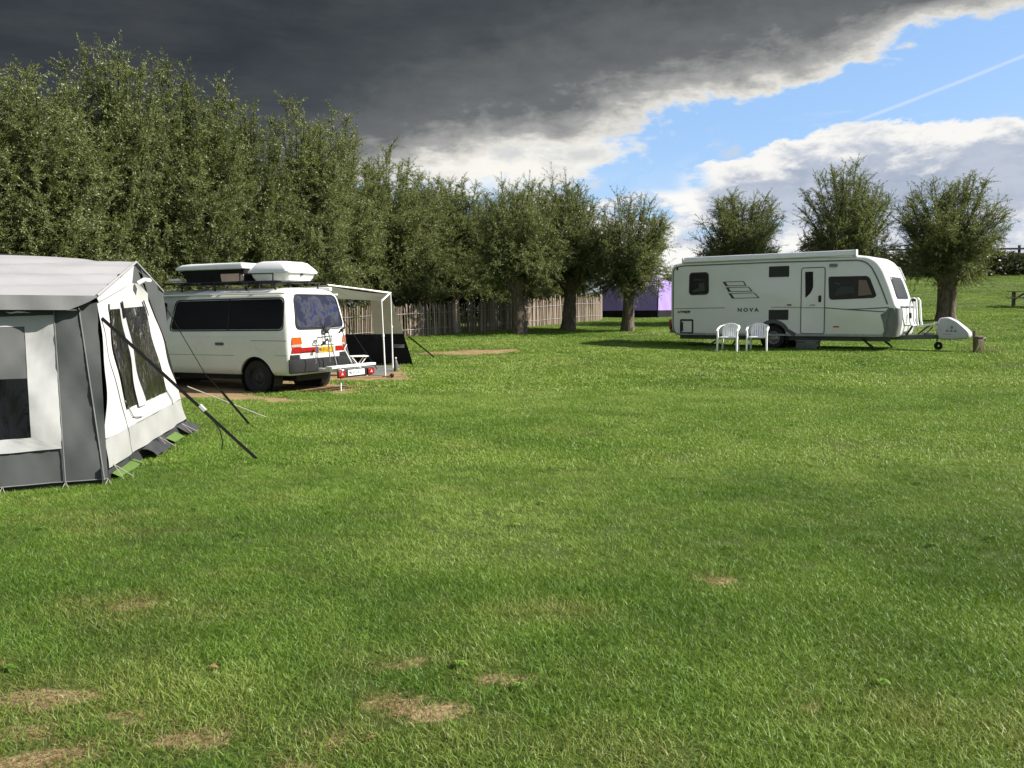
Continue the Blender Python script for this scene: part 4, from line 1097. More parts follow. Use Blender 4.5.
# windows of the door side: dark rubber frame, then the pane with a light curtain behind
def cwin(sd, poly, r, curtains=()):
    mb = MB(); panel(mb, round_poly(poly, r, 6), sd, .010, 2); w = mb.build('window', M['black'], cv, smooth=40)
    ip = inset_poly(poly, 0)
    cxm = sum(p[0] for p in poly) / len(poly); czm = sum(p[1] for p in poly) / len(poly)
    ins = [(cxm + (x - cxm) * .92, czm + (z - czm) * .88) for x, z in poly]
    for k, (cp, cm) in enumerate(curtains):
        mb = MB(); panel(mb, cp, sd, .013 + .001 * k, 1); mb.build('curtain', M[cm], w)
    mb = MB(); panel(mb, round_poly(ins, r * .9, 6), sd, .028, 4, thick=-.02); mb.build('pane', M['acrylic'], w, smooth=40)
cwin(near, [(.58, 2.25), (1.21, 2.25), (1.22, 1.58), (.57, 1.57)], .12, [([(.72, 2.08), (1.1, 2.03), (1.1, 1.99), (.72, 2.0)], 'blind'), ([(.88, 1.92), (1.06, 1.94), (1.1, 1.70), (.70, 1.66), (.70, 1.72), (.92, 1.76)], 'skirt_grey')])
cwin(near, [(4.74, 2.01), (5.76, 2.0), (5.84, 1.94), (6.02, 1.47), (5.96, 1.41), (4.84, 1.37), (4.77, 1.42)], .07, [([(5.55, 1.9), (5.75, 1.88), (5.9, 1.5), (5.55, 1.47)], 'pink'), ([(4.95, 1.6), (5.05, 1.72), (5.42, 1.74), (5.45, 1.55), (5.1, 1.52), (4.93, 1.48)], 'blind'), ([(4.92, 1.85), (5.08, 1.8), (5.05, 1.78), (4.92, 1.82)], 'skirt_grey')])
cwin(far, [(.9, 2.1), (2.2, 2.1), (2.2, 1.45), (.9, 1.45)], .1)
cwin(far, [(4.2, 2.1), (5.7, 2.1), (5.9, 1.45), (4.2, 1.45)], .1)
for (x0, x1, z0, z1) in ((3.06, 3.645, 2.04, 2.345), (3.07, 3.64, .825, 1.11)):
    mb = MB(); panel(mb, round_poly([(x0, z0), (x1, z0), (x1, z1), (x0, z1)], .015, 2), near, .012, 1)
    v = mb.build('fridge_vent', M['black'], cv)
    for k in range(5):
        zz = z0 + .04 + (z1 - z0 - .08) * k / 4; mb2 = MB() if k == 0 else mb2
        mb2.box(((x0 + x1) / 2, -HC - .016, zz), (x1 - x0 - .06, .012, .022))
    mb2.build('louvre', M['dark_steel'], v)
# door
dp = round_poly([(4.0, 2.27), (4.65, 2.27), (4.655, .44), (4.0, .44)], .07, 5)
mb = MB(); panel(mb, dp, near, .008, 2); dr = mb.build('door', M['caravan_white'], cv, smooth=30)
mb = MB(); outline(mb, dp, near, .026, .014); mb.build('door_frame', M['trim_grey'], dr, smooth=50)
mb = MB(); panel(mb, round_poly([(4.10, 2.16), (4.32, 2.16), (4.33, 1.73), (4.27, 1.58), (4.12, 1.43)], [.02, .02, .02, .06, .02], 4), near, .016, 2, thick=-.004); mb.build('door_window', M['dark_glass'], dr)
mb = MB(); panel(mb, round_poly([(4.48, 1.5), (4.56, 1.5), (4.56, 1.31), (4.48, 1.31)], .04, 5), near, .02, 2); mb.box((4.515, -HC - .026, 1.41), (.03, .02, .1)); mb.build('handle', M['black'], dr)
mb = MB(); outline(mb, [(4.02, 1.165), (4.63, 1.155)], near, .016, .013, closed=False); mb.box((4.32, -HC - .014, 1.235), (.13, .02, .02)); mb.build('door_stripe', M['trim_grey'], dr)
mb = MB(); panel(mb, round_poly([(4.77, 2.355), (4.98, 2.355), (4.98, 2.275), (4.77, 2.275)], .02, 3), near, .04, 2); mb.build('awning_lamp', M['skirt_grey'], cv)
mb = MB(); panel(mb, [(4.9, .655), (5.06, .655), (5.06, .615), (4.9, .615)], near, .012, 1); mb.build('side_marker', M['amber_lens'], cv)
mb = MB(); mb.box((3.66, -HC - .012, 1.245), (.12, .02, .03)); mb.build('hook', M['black'], cv)
mb = MB(); mb.box((.185, -HC - .012, 2.385), (.05, .02, .1)); mb.build('awning_lamp_socket', M['black'], cv)
fl = round_poly([(.31, .82), (.70, .82), (.70, .425), (.31, .425)], .02, 3)
mb = MB(); outline(mb, fl, near, .05, .012); mb.box((.36, -HC - .008, .62), (.05, .012, .28)); mb.build('service_hatch', M['black'], cv)
for sd, sy in ((near, -1), (far, 1)):
    mb = MB(); pts = [(3.2 + .43 * math.cos(a), .34 + .43 * math.sin(a)) for a in np.linspace(R(0), R(180), 24)]
    pts = [(3.85, .40), (3.76, .45)] + [(3.2 + .45 * math.cos(a), .36 + .42 * math.sin(a)) for a in np.linspace(R(25), R(155), 20)] + [(2.64, .45), (2.56, .40)]
    outline(mb, pts, sd, .10, .02, closed=False); mb.build('wheel_arch', M['dark_grey'], cv, smooth=50)
    mb = MB(); mb.lathe([(0, sy * (HC - .28)), (.396, sy * (HC - .28)), (.398, sy * (HC - .05))], 32, (3.2, 0, .33), 'Y'); mb.build('wheel_housing', M['black'], cv)
    wheel(cv, 3.2, sy * (HC - .11), .31, sy, r=.315, w=.19, rim='steel')
# lettering and logo
Mn = Matrix(((1, 0, 0, 0), (0, 0, -1, 0), (0, 1, 0, 0), (0, 0, 0, 1)))
text_mesh('N O V A', .145, M['ink'], 'lettering', cv, Matrix.Translation((2.125, -HC - .004, 1.066)) @ Mn, sx=1.18, bold=.006)
text_mesh('HYMER', .105, M['ink'], 'lettering', cv, Matrix.Translation((.19, -HC - .004, 1.03)) @ Mn, shear=.3, sx=1.25, bold=.005)
mb = MB()
for q in ([(1.657, 1.94), (2.291, 1.943), (2.382, 1.822), (1.74, 1.825)], [(1.757, 1.775), (2.452, 1.775), (2.566, 1.654), (1.834, 1.655)], [(1.841, 1.597), (2.621, 1.603), (2.78, 1.463), (1.948, 1.456)]):
    outline(mb, q, near, .018, .004)
    panel(mb, [q[0], (q[0][0] + .085, q[0][1]), (q[3][0] + .085, q[3][1]), q[3]], near, .0055, 1)
    panel(mb, [(q[1][0] - .015, q[1][1]), (q[1][0] + .02, q[1][1]), (q[2][0] + .012, q[2][1]), (q[2][0] - .03, q[2][1])], near, .0055, 1)
mb.build('logo', M['ink'], cv)
# roof: awning cassette, roof light hump
mb = MB(); mb.prism(round_poly([(-HC - .06, 2.56), (-HC + .06, 2.545), (-HC + .09, 2.70), (-HC - .02, 2.715)], .03, 3), 'X', .40, 5.44); mb.build('awning_cassette', M['white_plastic'], cv, smooth=35)
mb = MB(); mb.box((5.46, -HC + .02, 2.63), (.05, .17, .17)); mb.box((.38, -HC + .02, 2.62), (.05, .17, .15)); mb.build('cassette_cap', M['alu'], cv, bevel=.01)
rl = shell([(1.55, 2.55, .42, 2.575, .1), (1.6, 2.5, .4, 2.70, .1), (1.7, 2.35, .33, 2.75, .1)]); rl.build('roof_light', M['white_plastic'], cv, smooth=40)
rl = shell([(4.6, 5.2, .3, 2.57, .08), (4.65, 5.15, .28, 2.63, .08)]); rl.build('roof_light', M['white_plastic'], cv, smooth=40)
# front face: window, lower gas-box moulding, tow rack bumpers
def CF(y, z, off):
    xs_ = [(.36, 6.55), (.7, 6.62), (.95, 6.62), (1.14, 6.60), (1.24, 6.52), (1.72, 6.36), (2.17, 6.18), (2.4, 6.02)]
    x = float(np.interp(z, [a for a, _ in xs_], [b for _, b in xs_]))
    return (x + off, y, z)
mb = MB(); panel(mb, round_poly([(-.68, 1.97), (.52, 1.97), (.56, 1.37), (-.72, 1.37)], .12, 6), CF, .012, 3); w = mb.build('front_window', M['black'], cv, smooth=40)
mb = MB(); panel(mb, round_poly([(-.63, 1.92), (.47, 1.92), (.51, 1.42), (-.67, 1.42)], .1, 6), CF, .028, 4, thick=-.018); mb.build('pane', M['acrylic'], w, smooth=40)
mb = MB(); panel(mb, round_poly([(-.7, 1.12), (.7, 1.12), (.64, .9), (.45, .74), (-.45, .74), (-.64, .9)], .1, 5), CF, .03, 3); mb.build('gas_locker', M['caravan_white'], cv, smooth=40)
mb = MB(); outline(mb, [(-.72, 1.13), (-.66, .88), (-.46, .70), (.46, .70), (.66, .88), (.72, 1.13)], CF, .05, .03, closed=False); mb.build('locker_edge', M['alu'], cv, smooth=50)
mb = MB(); mb.box((6.58, 0, 1.17), (.14, 1.56, .03)); mb.build('front_shelf', M['skirt_grey'], cv, bevel=.01)
for y in (-.75, .75):
    mb = MB(); mb.tube([CF(y, 1.9, .05), CF(y, 2.25, .06), CF(y, 2.3, .0)], .014, 6); mb.build('grab_handle', M['alu'], cv)
for y in (-HC + .09, HC - .09):
    mb = MB(); mb.box((-.075, y, .69), (.06, .14, .30)); mb.build('tail_light', M['red_lens'], cv, bevel=.015)
mb = MB(); mb.box((-.05, 0, .5), (.16, 2 * HC - .2, .16)); mb.build('rear_bumper', M['skirt_grey'], cv, bevel=.04)
# chassis, steadies, drawbar, step
mb = MB()
for y in (-.75, .75): mb.bar((.2, y, .30), (6.35, y, .30), .05, .12)
mb.bar((3.2, -HC + .2, .31), (3.2, HC - .2, .31), .08, .08)
for s in (-1, 1): mb.bar((5.2, s * .75, .30), (7.45, 0, .36), .06, .11)
mb.bar((.5, -.8, .3), (.5, .8, .3), .05, .08); mb.bar((2.0, -.8, .3), (2.0, .8, .3), .05, .08); mb.bar((4.4, -.8, .3), (4.4, .8, .3), .05, .08)
mb.build('chassis', M['dark_grey'], cv)
for s in (-1, 1):
    for (x0, x1) in ((1.55, 1.15), (.95, .55), (5.65, 6.05), (5.3, 5.0)):
        if (x0, x1) in ((.95, .55), (5.3, 5.0)): continue
        mb = MB(); mb.bar((x0 + (.45 if x0 > 3 else -.45) * 0, s * .8, .30), (x1 + (.25 if x0 > 3 else -.25) * 0, s * .95, -.02), .05, .04); mb.bar((x1 - (.42 if x0 > 3 else -.42), s * .8, .30), (x1 - .1 * (1 if x0 > 3 else -1), s * .9, .1), .03, .03); mb.box((x1, s * .95, -.0), (.14, .12, .02)); mb.build('corner_steady', M['dark_steel'], cv)
mb = MB(); mb.tube([(7.32, .14, .18), (7.32, .14, .75)], .028, 8); mb.build('jockey_post', M['steel'], cv, smooth=50)
t = empty('jockey_wheel', (7.36, .14, .11)); t.parent = cv
mb = MB(); mb.lathe([(.03, -.04), (.10, -.035), (.11, -.02), (.11, .02), (.10, .035), (.03, .04)], 24, axis='Y'); mb.build('tyre', M['rubber'], t, smooth=40)
# drawbar bicycle rack folded up
mb = MB()
for y in (-.25, .2):
    mb.tube([(6.76, y, .66), (6.71, y, .78), (6.70, y, 1.30), (6.73, y, 1.38), (6.80, y, 1.39), (6.85, y, 1.33), (6.89, y, .82), (6.92, y, .64)], .026, 8)
mb.bar((6.9, -.25, .64), (7.32, -.2, .71), .10, .05); mb.bar((6.9, .2, .64), (7.32, .2, .71), .10, .05); mb.tube([(6.78, -.25, .66), (6.78, .2, .66)], .02); mb.tube([(7.30, -.22, .71), (7.30, .22, .71)], .03); mb.tube([(7.02, -.1, .42), (7.1, .0, .5), (7.16, .05, .56)], .02, 6)
mb.build('drawbar_rack', M['white_plastic'], cv, smooth=50)
mb = MB(); mb.bar((6.62, -.22, .40), (6.78, -.22, .66), .05, .05); mb.bar((6.85, .1, .42), (7.2, .1, .72), .04, .04); mb.bar((6.72, -.25, .86), (6.715, -.25, 1.0), .062, .062); mb.box((6.8, -.25, 1.34), (.1, .06, .07)); mb.bar((7.05, -.1, .40), (7.25, -.1, .62), .03); mb.build('rack_strut', M['black'], cv)
mb = MB(); mb.bar((6.9, -.02, .42), (7.5, -.02, .42), .16, .03); mb.tube([(7.0, -.12, .46), (7.3, -.1, .44)], .02); mb.build('drawbar_plate', M['galv'], cv, bevel=.005)
# entrance step (loose, stands on the grass)
sx0 = CAR_O + Vector((math.cos(CAR_A) * 4.32 + math.sin(CAR_A) * 1.26, math.sin(CAR_A) * 4.32 - math.cos(CAR_A) * 1.26, 0))
stp = empty('step', (sx0.x, sx0.y, hz(sx0.x, sx0.y)), CAR_A, 'dark plastic entrance step on the grass below the caravan door', 'step')
mb = MB(); mb.box((0, 0, .24), (.58, .38, .05)); mb.build('tread', M['dark_grey'], stp, bevel=.012)
mb = MB(); mb.box((0, -.165, .11), (.50, .02, .20)); mb.build('riser', M['dark_grey'], stp, bevel=.005)
for s in (-1, 1):
    mb = MB(); mb.prism([(-.19, 0), (-.13, 0), (-.09, .13), (.09, .13), (.13, 0), (.19, 0), (.17, .22), (-.17, .22)], 'X', s * .26 - .015, s * .26 + .015); mb.build('leg', M['dark_grey'], stp)
# hitch cover
hc = empty('hitch_cover', CAR_O + Vector((math.cos(CAR_A) * 7.75, math.sin(CAR_A) * 7.75, .0)), CAR_A, 'white cloth cover with a small dark emblem over the caravan hitch', 'cover')
pc = round_poly([(-.35, .86), (-.12, .885), (.10, .77), (.36, .54), (.43, .44), (.39, .32), (.0, .285), (-.32, .29), (-.40, .56)], .06, 3)
mb = MB(); n = len(pc); vs = []
cxp = sum(p[0] for p in pc) / n; czp = sum(p[1] for p in pc) / n
for (y, s) in ((-.19, .86), (-.185, .93), (-.15, .985), (-.08, 1.0), (.08, 1), (.15, .985), (.185, .93), (.19, .86)):
    vs += [(cxp + (x - cxp) * s, y * (1.15 - .25 * (z > .6)) + .012 * math.sin(9 * x + 5 * z), czp + (z - czp) * s) for x, z in pc]
fs = [(i * n + k, i * n + (k + 1) % n, (i + 1) * n + (k + 1) % n, (i + 1) * n + k) for i in range(7) for k in range(n)] + [tuple(range(n)), tuple(reversed(range(7 * n, 8 * n)))]
mb.add(vs, fs); mb.build('cloth', M['cover'], hc, smooth=50)
mb = MB()
HF = lambda x, z, off: (x, -.222 - off, z)
for dx in (-.12, -.02, .08): panel(mb, round_poly([(dx - .04, .50), (dx + .04, .50), (dx + .02, .545), (dx - .02, .545)], .01, 2), HF, .004, 1)
panel(mb, [(-.05, .60), (.03, .60), (-.01, .665)], HF, .004, 1); panel(mb, [(-.02, .565), (.0, .565), (.0, .595), (-.02, .595)], HF, .004, 1); outline(mb, [(-.22, .445), (-.1, .43), (.06, .435)], HF, .014, .004, closed=False)
mb.build('emblem', M['skirt_grey'], hc)
for s in (-.05, .12):
    mb = MB(); mb.bar((s, -.17, .30), (s + .01, -.17, .10), .015, .006); mb.build('strap', M['strap'], hc)

# ------------------------------------------------------------------ plastic chairs
def chair(x, y, rz, label):
    c = empty('plastic_chair', (x, y, hz(x, y)), rz, label, 'chair', 'white plastic garden chairs in front of the caravan')
    W = .25
    # front is -Y
    mb = MB(); sheet(mb, (-.21, -.24, .405), (.21, -.24, .405), (.19, .2, .375), (-.19, .2, .375), 8, 8, lambda u, v: -.03 * math.sin(math.pi * u) * math.sin(math.pi * v)); sheet(mb, (-.21, -.24, .405), (-.21, -.25, .36), (.21, -.25, .36), (.21, -.24, .405), 2, 6)
    o = mb.build('seat', M['white_plastic'], c, smooth=60); md = o.modifiers.new('t', 'SOLIDIFY'); md.thickness = .016; md.offset = 0
    mb = MB()
    for k in range(6):
        xx = -.15 + k * .06; t = k / 5 - .5
        mb.bar((xx, .20, .40), (xx * 1.05, .27, .72), .050, .012, up=(0, 1, 0))
    pts = [(-.19, .205, .39), (-.195, .24, .56), (-.19, .265, .68), (-.12, .28, .735), (0, .285, .75), (.12, .28, .735), (.19, .265, .68), (.195, .24, .56), (.19, .205, .39)]
    for a, b in zip(pts[:-1], pts[1:]): mb.bar(a, b, .05 if abs(a[0]) < .19 or abs(b[0]) < .19 else .045, .018, up=(0, 1, 0.2))
    mb.bar((-.17, .20, .395), (.17, .20, .395), .04, .018); mb.build('backrest', M['white_plastic'], c, bevel=.004)
    for s in (-1, 1):
        mb = MB(); pts = [(s * .17, .27, .72), (s * .24, .20, .70), (s * .275, .05, .655), (s * .28, -.12, .60), (s * .27, -.22, .565)]
        for a, b in zip(pts[:-1], pts[1:]): mb.bar(a, b, .055, .018)
        mb.build('armrest', M['white_plastic'], c, bevel=.004)
        mb = MB(); mb.tube([(s * .27, -.225, .57), (s * .255, -.235, .40), (s * .265, -.27, -.01)], [.028, .032, .026], 8); mb.build('leg', M['white_plastic'], c, smooth=50)
        mb = MB(); mb.tube([(s * .195, .21, .42), (s * .21, .25, .2), (s * .225, .29, -.01)], [.028, .028, .024], 8); mb.build('leg', M['white_plastic'], c, smooth=50)
    return c
chair(5.98, 24.45, R(-24), 'white plastic garden chair on the grass below the NOVA lettering')
chair(6.78, 24.45, R(-22), 'white plastic garden chair on the grass beside the caravan wheel')

# ------------------------------------------------------------------ purple tent
pt = empty('purple_tent', (6.0, 46.2, hz(6, 46.2)), 0, 'purple cloth tent with a black base band behind the willow trunk and caravan', 'tent')
po = Vector(pt.location); zt = 1.7
q = [Vector((4.62, 46.2, 0)), Vector((7.40, 45.0, 0)), Vector((9.3, 47.4, 0)), Vector((6.5, 48.6, 0))]
mbw, mbb, mbr = MB(), MB(), MB()
for i in range(4):
    a, b = q[i], q[(i + 1) % 4]
    z0 = hz(a.x, a.y) - .05; z1 = hz(b.x, b.y) - .05
    A = Vector((a.x, a.y, z0)) - po; B = Vector((b.x, b.y, z1)) - po
    up = lambda p, h, c=Vector((6.95, 46.8, 0)) - Vector((po.x, po.y, 0)): Vector((p.x + (c.x - p.x) * h * .03, p.y + (c.y - p.y) * h * .03, h + 1.0 - po.z + .0))
    sheet(mbb, A, B, up(B, .42), up(A, .42), 8, 2, lambda u, v: .03 * math.sin(15 * u))
    sheet(mbw, up(A, .42), up(B, .42), up(B, zt), up(A, zt), 16, 6, lambda u, v: .025 * math.sin(22 * u + 3 * v))
    apex = Vector((6.95, 46.8, 0)) - Vector((po.x, po.y, 0)); apex.z = 2.35 + 1.0 - po.z
    sheet(mbr, up(A, zt), up(B, zt), apex, apex, 4, 4)
mbw.build('wall', M['purple'], pt, smooth=60); mbb.build('base_band', M['black_cloth'], pt, smooth=60); mbr.build('roof', M['purple'], pt, smooth=60)
for p in q[:2]:
    mb = MB(); mb.tube([(p.x - po.x - .02, p.y - po.y - .05, 0), (p.x - po.x + .03, p.y - po.y - .04, 2.0)], .03, 6); mb.build('corner_pole', M['strap'], pt)

# ------------------------------------------------------------------ picnic table, stump
pn = empty('picnic_table', (23.3, 40.05, hz(23.3, 40.05)), R(-30), 'weathered wooden picnic table on the rising meadow at the right edge', 'picnic table')
mb = MB()
for k in range(5): mb.box((0, -.30 + k * .15, .73), (1.8, .135, .04))
mb.build('tabletop', M['wood_grey'], pn, bevel=.006)
for s in (-1, 1):
    mb = MB(); mb.box((0, s * .66, .44), (1.8, .13, .04)); mb.box((0, s * .80, .44), (1.8, .13, .04)); mb.build('bench', M['wood_grey'], pn, bevel=.006)
    for x in (-.62, .62):
        mb = MB(); mb.bar((x + s * .025, s * .22, .71), (x + s * .025, s * .66, 0), .045, .1, up=(1, 0, 0)); mb.build('leg', M['wood'], pn)
for x in (-.62, .62):
    mb = MB(); mb.box((x + .07, 0, .40), (.045, 1.7, .09)); mb.box((x + .07, 0, .69), (.045, .72, .07)); mb.bar((x + .07, 0, .40), (x * .2, 0, .69), .04, .08); mb.build('crossbeam', M['wood'], pn)
sp = empty('short_post', (12.08, 22.95, hz(12.08, 22.95)), .3, 'short weathered wooden post beside the hitch cover, pale tap on its side', 'post')
mb = MB(); mb.box((0, 0, .17), (.17, .15, .46)); mb.bar((-.01, .10, -.05), (-.03, .10, .58), .075, .075); mb.bar((.11, .02, -.05), (.10, .02, .30), .06, .06); mb.box((.0, -.01, .415), (.20, .18, .03)); mb.build('timber', M['wood'], sp, bevel=.012)
mb = MB(); mb.tube([(.08, -.03, .36), (.16, -.04, .38), (.19, -.04, .32)], [.03, .035, .02], 8); mb.build('tap', M['cord'], sp, smooth=40)
g = np.random.default_rng(3); n = 260
B = np.stack([g.normal(.15, .28, n), g.normal(0, .16, n), np.zeros(n)], -1); D = g.normal(0, .3, (n, 3)); D[:, 2] = 1; D /= np.linalg.norm(D, axis=1, keepdims=True)
me = leaves_mesh('tall_grass', B, D, g.uniform(.12, .3, n), np.full(n, .014), g.uniform(.5, 1, n), lm='leaf', g=g)
o = bpy.data.objects.new('tall_grass', me); COL.objects.link(o); o.location = sp.location; tag(o, 'uncut grass tuft round the short wooden post', 'grass tuft', kind='stuff')

# ------------------------------------------------------------------ trailer tent at the left
tn = empty('trailer_tent', (-3.57, 7.73, 0), 0, 'grey and white trailer tent with dark vinyl windows at the left edge', 'tent')
to = Vector(tn.location)
wt = lambda p: Vector(p) - to
dF = Vector((-.904, -.428, 0)).normalized(); nF = Vector((.428, -.904, 0)).normalized(); A0 = Vector((-3.57, 7.73, 0))
def fold(s, z):
    return .016 * math.sin(10.0 * s + 4.2 * z) + .014 * math.sin(9.3 * s - 6.1 * z + 1) + .007 * math.sin(23 * s + 13 * z) + .004 * math.sin(41 * s - 19 * z + 2 * math.sin(3 * z))
def FW(s, z, off=0.0):   # front wall: s metres left of the corner, z up
    p = A0 + dF * s + Vector((0, 0, z)) - nF * (z * .075)
    return wt(p + nF * (off + fold(s, z) * min(1, z * 2 + .3)))
def fpatch(name, corners, m, off, nu=10, nv=14, parent=None):
    """corners (s,z): right-bottom, left-bottom, left-top, right-top"""
    c = [Vector(x) for x in corners]; vs = []
    for j in range(nv + 1):
        for i in range(nu + 1):
            u, v = i / nu, j / nv
            q = (c[0] * (1 - u) + c[1] * u) * (1 - v) + (c[3] * (1 - u) + c[2] * u) * v
            vs.append(FW(q.x, q.y, off))
    W = nu + 1; fs = [(j * W + i, j * W + i + 1, (j + 1) * W + i + 1, (j + 1) * W + i) for j in range(nv) for i in range(nu)]
    return MB().add(vs, fs).build(name, m, parent or tn, smooth=60, fixn=False)
LX = 3.4
fw = fpatch('front_wall', [(0.0, .05), (LX, .05), (LX, 1.60), (0.02, 1.60)], M['t_grey'], 0, 60, 24)
def frame_patch(name, outer, inner, m, off):
    # a four-sided cloth frame round an opening
    for k in range(4): pass
    o_, i_ = outer, inner
    mb = MB()
    for k in range(4):
        k2 = (k + 1) % 4; c = [Vector(o_[k]), Vector(o_[k2]), Vector(i_[k2]), Vector(i_[k])]; vs = []
        nu, nv = 14, 5
        for j in range(nv + 1):
            for i in range(nu + 1):
                u, v = i / nu, j / nv; q = (c[0] * (1 - u) + c[1] * u) * (1 - v) + (c[3] * (1 - u) + c[2] * u) * v
                vs.append(FW(q.x, q.y, off))
        W = nu + 1; mb.add(vs, [(j * W + i, j * W + i + 1, (j + 1) * W + i + 1, (j + 1) * W + i) for j in range(nv) for i in range(nu)])
    return mb.build(name, m, tn, smooth=60, fixn=False)
for s0 in (0, 1.75):
    out_ = [(s0 + .338, .343), (s0 + 1.45, .31), (s0 + 1.45, 1.46), (s0 + .366, 1.492)]; inn = [(s0 + .579, .452), (s0 + 1.25, .43), (s0 + 1.25, 1.385), (s0 + .591, 1.396)]
    frame_patch('window_panel', out_, inn, M['t_light'], .016)
    w = fpatch('window', [inn[0], inn[1], (s0 + 1.25, .955), (s0 + .588, .958)], M['mesh_dark'], .010)
    fpatch('blind', [(s0 + .588, .956), (s0 + 1.25, .953), inn[2], inn[3]], M['blind'], .012, parent=w)
    sm = MB(); sm.tube([FW(s0 + .336 + .026 * k / 12, .02 + 1.54 * k / 12, .017) for k in range(13)], .0045, 6); sm.build('seam_piping', M['seam'], tn)
sm = MB(); sm.tube([FW(.03 + .14 * k / 12, .04 + 1.54 * k / 12, .006) for k in range(13)], .006, 6); sm.build('seam_piping', M['seam'], tn)
sm = MB(); sm.tube([FW(LX * k / 60, .05, .006) for k in range(61)], .005, 6); sm.build('hem_piping', M['seam'], tn)
fpatch('mud_flap', [(0.02, -.01), (LX, -.01), (LX, .05), (0.0, .05)], M['t_mud'], -.03, 40, 2)
# gable wall
gA, gN, gK, gT, gD = Vector((-3.572, 7.735, 0.02)), Vector((-3.628, 7.84, 1.60)), Vector((-3.80, 8.95, 1.80)), Vector((-3.98, 9.95, 1.64)), Vector((-4.10, 11.15, .02))
def GW(u, v, off=0.0):  # u 0..1 along the base, v 0..1 up to the eave line
    b = gA.lerp(gD, u); t = gN.lerp(gT, u); nn = Vector((.985, .12, .12)).normalized()
    f = .016 * math.sin(9 * u + 3 * v) * (1 - abs(2 * v - 1) * .5) + .007 * math.sin(33 * u + 12 * v + 2 * math.sin(4 * v)) + .006 * math.sin(17 * v - 11 * u) + .008 * math.sin(21 * u - 7 * v) + .03 * math.sin(math.pi * u) * (1 - v) * .6
    return wt(b.lerp(t, v) + nn * (off + f))
def gpatch(name, c, m, off, nu=14, nv=14, parent=None, wav=0.0):
    c = [Vector(x) for x in c]; vs = []
    for j in range(nv + 1):
        for i in range(nu + 1):
            u, v = i / nu, j / nv; q = (c[0] * (1 - u) + c[1] * u) * (1 - v) + (c[3] * (1 - u) + c[2] * u) * v
            vs.append(GW(q.x, q.y, off + wav * math.sin(31 * u + 5 * v)))
    W = nu + 1; fs = [(j * W + i, j * W + i + 1, (j + 1) * W + i + 1, (j + 1) * W + i) for j in range(nv) for i in range(nu)]
    return MB().add(vs, fs).build(name, m, parent or tn, smooth=60, fixn=False)
gpatch('gable_wall', [(0, .24), (1, .27), (1, 1), (0, 1)], M['t_white'], 0, 30, 24)
gpatch('gable_band', [(0.0, .075), (1, .10), (1, .27), (0, .24)], M['t_band'], .004, 30, 8)
mb = MB(); k = wt(gK); sheet(mb, GW(0, 1), GW(1, 1), k + Vector((0, .15, 0)), k - Vector((0, .15, 0)), 10, 5); mb.build('gable_top', M['t_white'], tn, smooth=60, fixn=False)
W1 = [(.21, .36), (.37, .36), (.285, .955), (.105, .955)]; W2 = [(.45, .36), (.76, .365), (.70, .965), (.34, .958)]
for wq, nm in ((W1, 'gable_window'), (W2, 'gable_window')): gpatch(nm, wq, M['vinyl'], .014, 14, 14, wav=.004)
gpatch('curtain_strip', [(.37, .34), (.45, .34), (.34, .96), (.285, .96)], M['t_light'], .02, 4, 14, wav=.006)
gpatch('top_band', [(.10, .955), (.71, .965), (.70, .995), (.11, .995)], M['t_light'], .018, 8, 3)
for u in (.29, .66):
    gpatch('hanging_strap', [(u + .015, .90), (u + .035, .90), (u + .02, 1.0), (u, 1.0)], M['strap'], .03, 2, 4)
sm = MB(); sm.tube([GW(.20, .41, .01), GW(.27, .30, .012), GW(.40, .27, .012)], .006, 6); sm.tube([GW(.76, .38, .01), GW(.80, .3, .012), GW(.80, .26, .012)], .006, 6); sm.tube([GW(0, .24, .008), GW(.5, .255, .008), GW(1, .27, .008)], .007, 6); sm.build('seam_piping', M['t_band'], tn)
# scalloped hem: groundsheet shows under it
mb = MB(); sheet(mb, GW(.05, -.0, .045), GW(.28, .0, .05), GW(.28, .03, -.03), GW(.05, .03, -.03), 14, 2, lambda u, v: .008 * math.sin(9 * u)); mb.build('groundsheet', M['lime'], tn, smooth=60)
mb = MB(); sheet(mb, GW(.38, .0, .09), GW(.60, .0, .11), GW(.60, .08, -.02), GW(.34, .07, -.02), 8, 3, lambda u, v: .03 * math.sin(11 * u + 3 * v)); sheet(mb, GW(.88, .0, .08), GW(1.02, .0, .12), GW(1.0, .08, -.01), GW(.86, .07, -.01), 6, 3, lambda u, v: .03 * math.sin(9 * u)); sheet(mb, GW(-.02, -.005, -.02), GW(1, -.005, -.02), GW(1, .11, -.04), GW(-.02, .09, -.04), 20, 2); mb.build('mud_flap', M['t_mud'], tn, smooth=60)
mb = MB(); sheet(mb, GW(.68, .0, .06), GW(.81, .0, .07), GW(.82, .045, -.02), GW(.66, .045, -.02), 8, 2); mb.build('groundsheet', M['lime'], tn, smooth=60)
# roof with overhang and valance
rN, rP, rFar = Vector((-3.60, 7.75, 1.655)), Vector((-3.815, 9.1, 2.02)), Vector((-4.06, 10.4, 1.75))
back = Vector((-.904, -.428, .045)) * LX
mb = MB()
rd = lambda u, v: -.03 * math.sin(math.pi * v) * (1 - .5 * math.exp(-u * 6)) + .024 * math.sin(22 * v + 12 * u) * math.exp(-u * 1.0) * math.sin(math.pi * v) + .016 * sum(math.exp(-((v - v0 + k0 * u) / w0) ** 2) for v0, k0, w0 in ((.42, .7, .035), (.62, 1.1, .05), (.74, 1.2, .03), (.95, 1.5, .04), (1.15, 1.6, .05))) + .005 * math.sin(44 * v + 17 * u) + .006 * math.sin(13 * u + 3 * v)
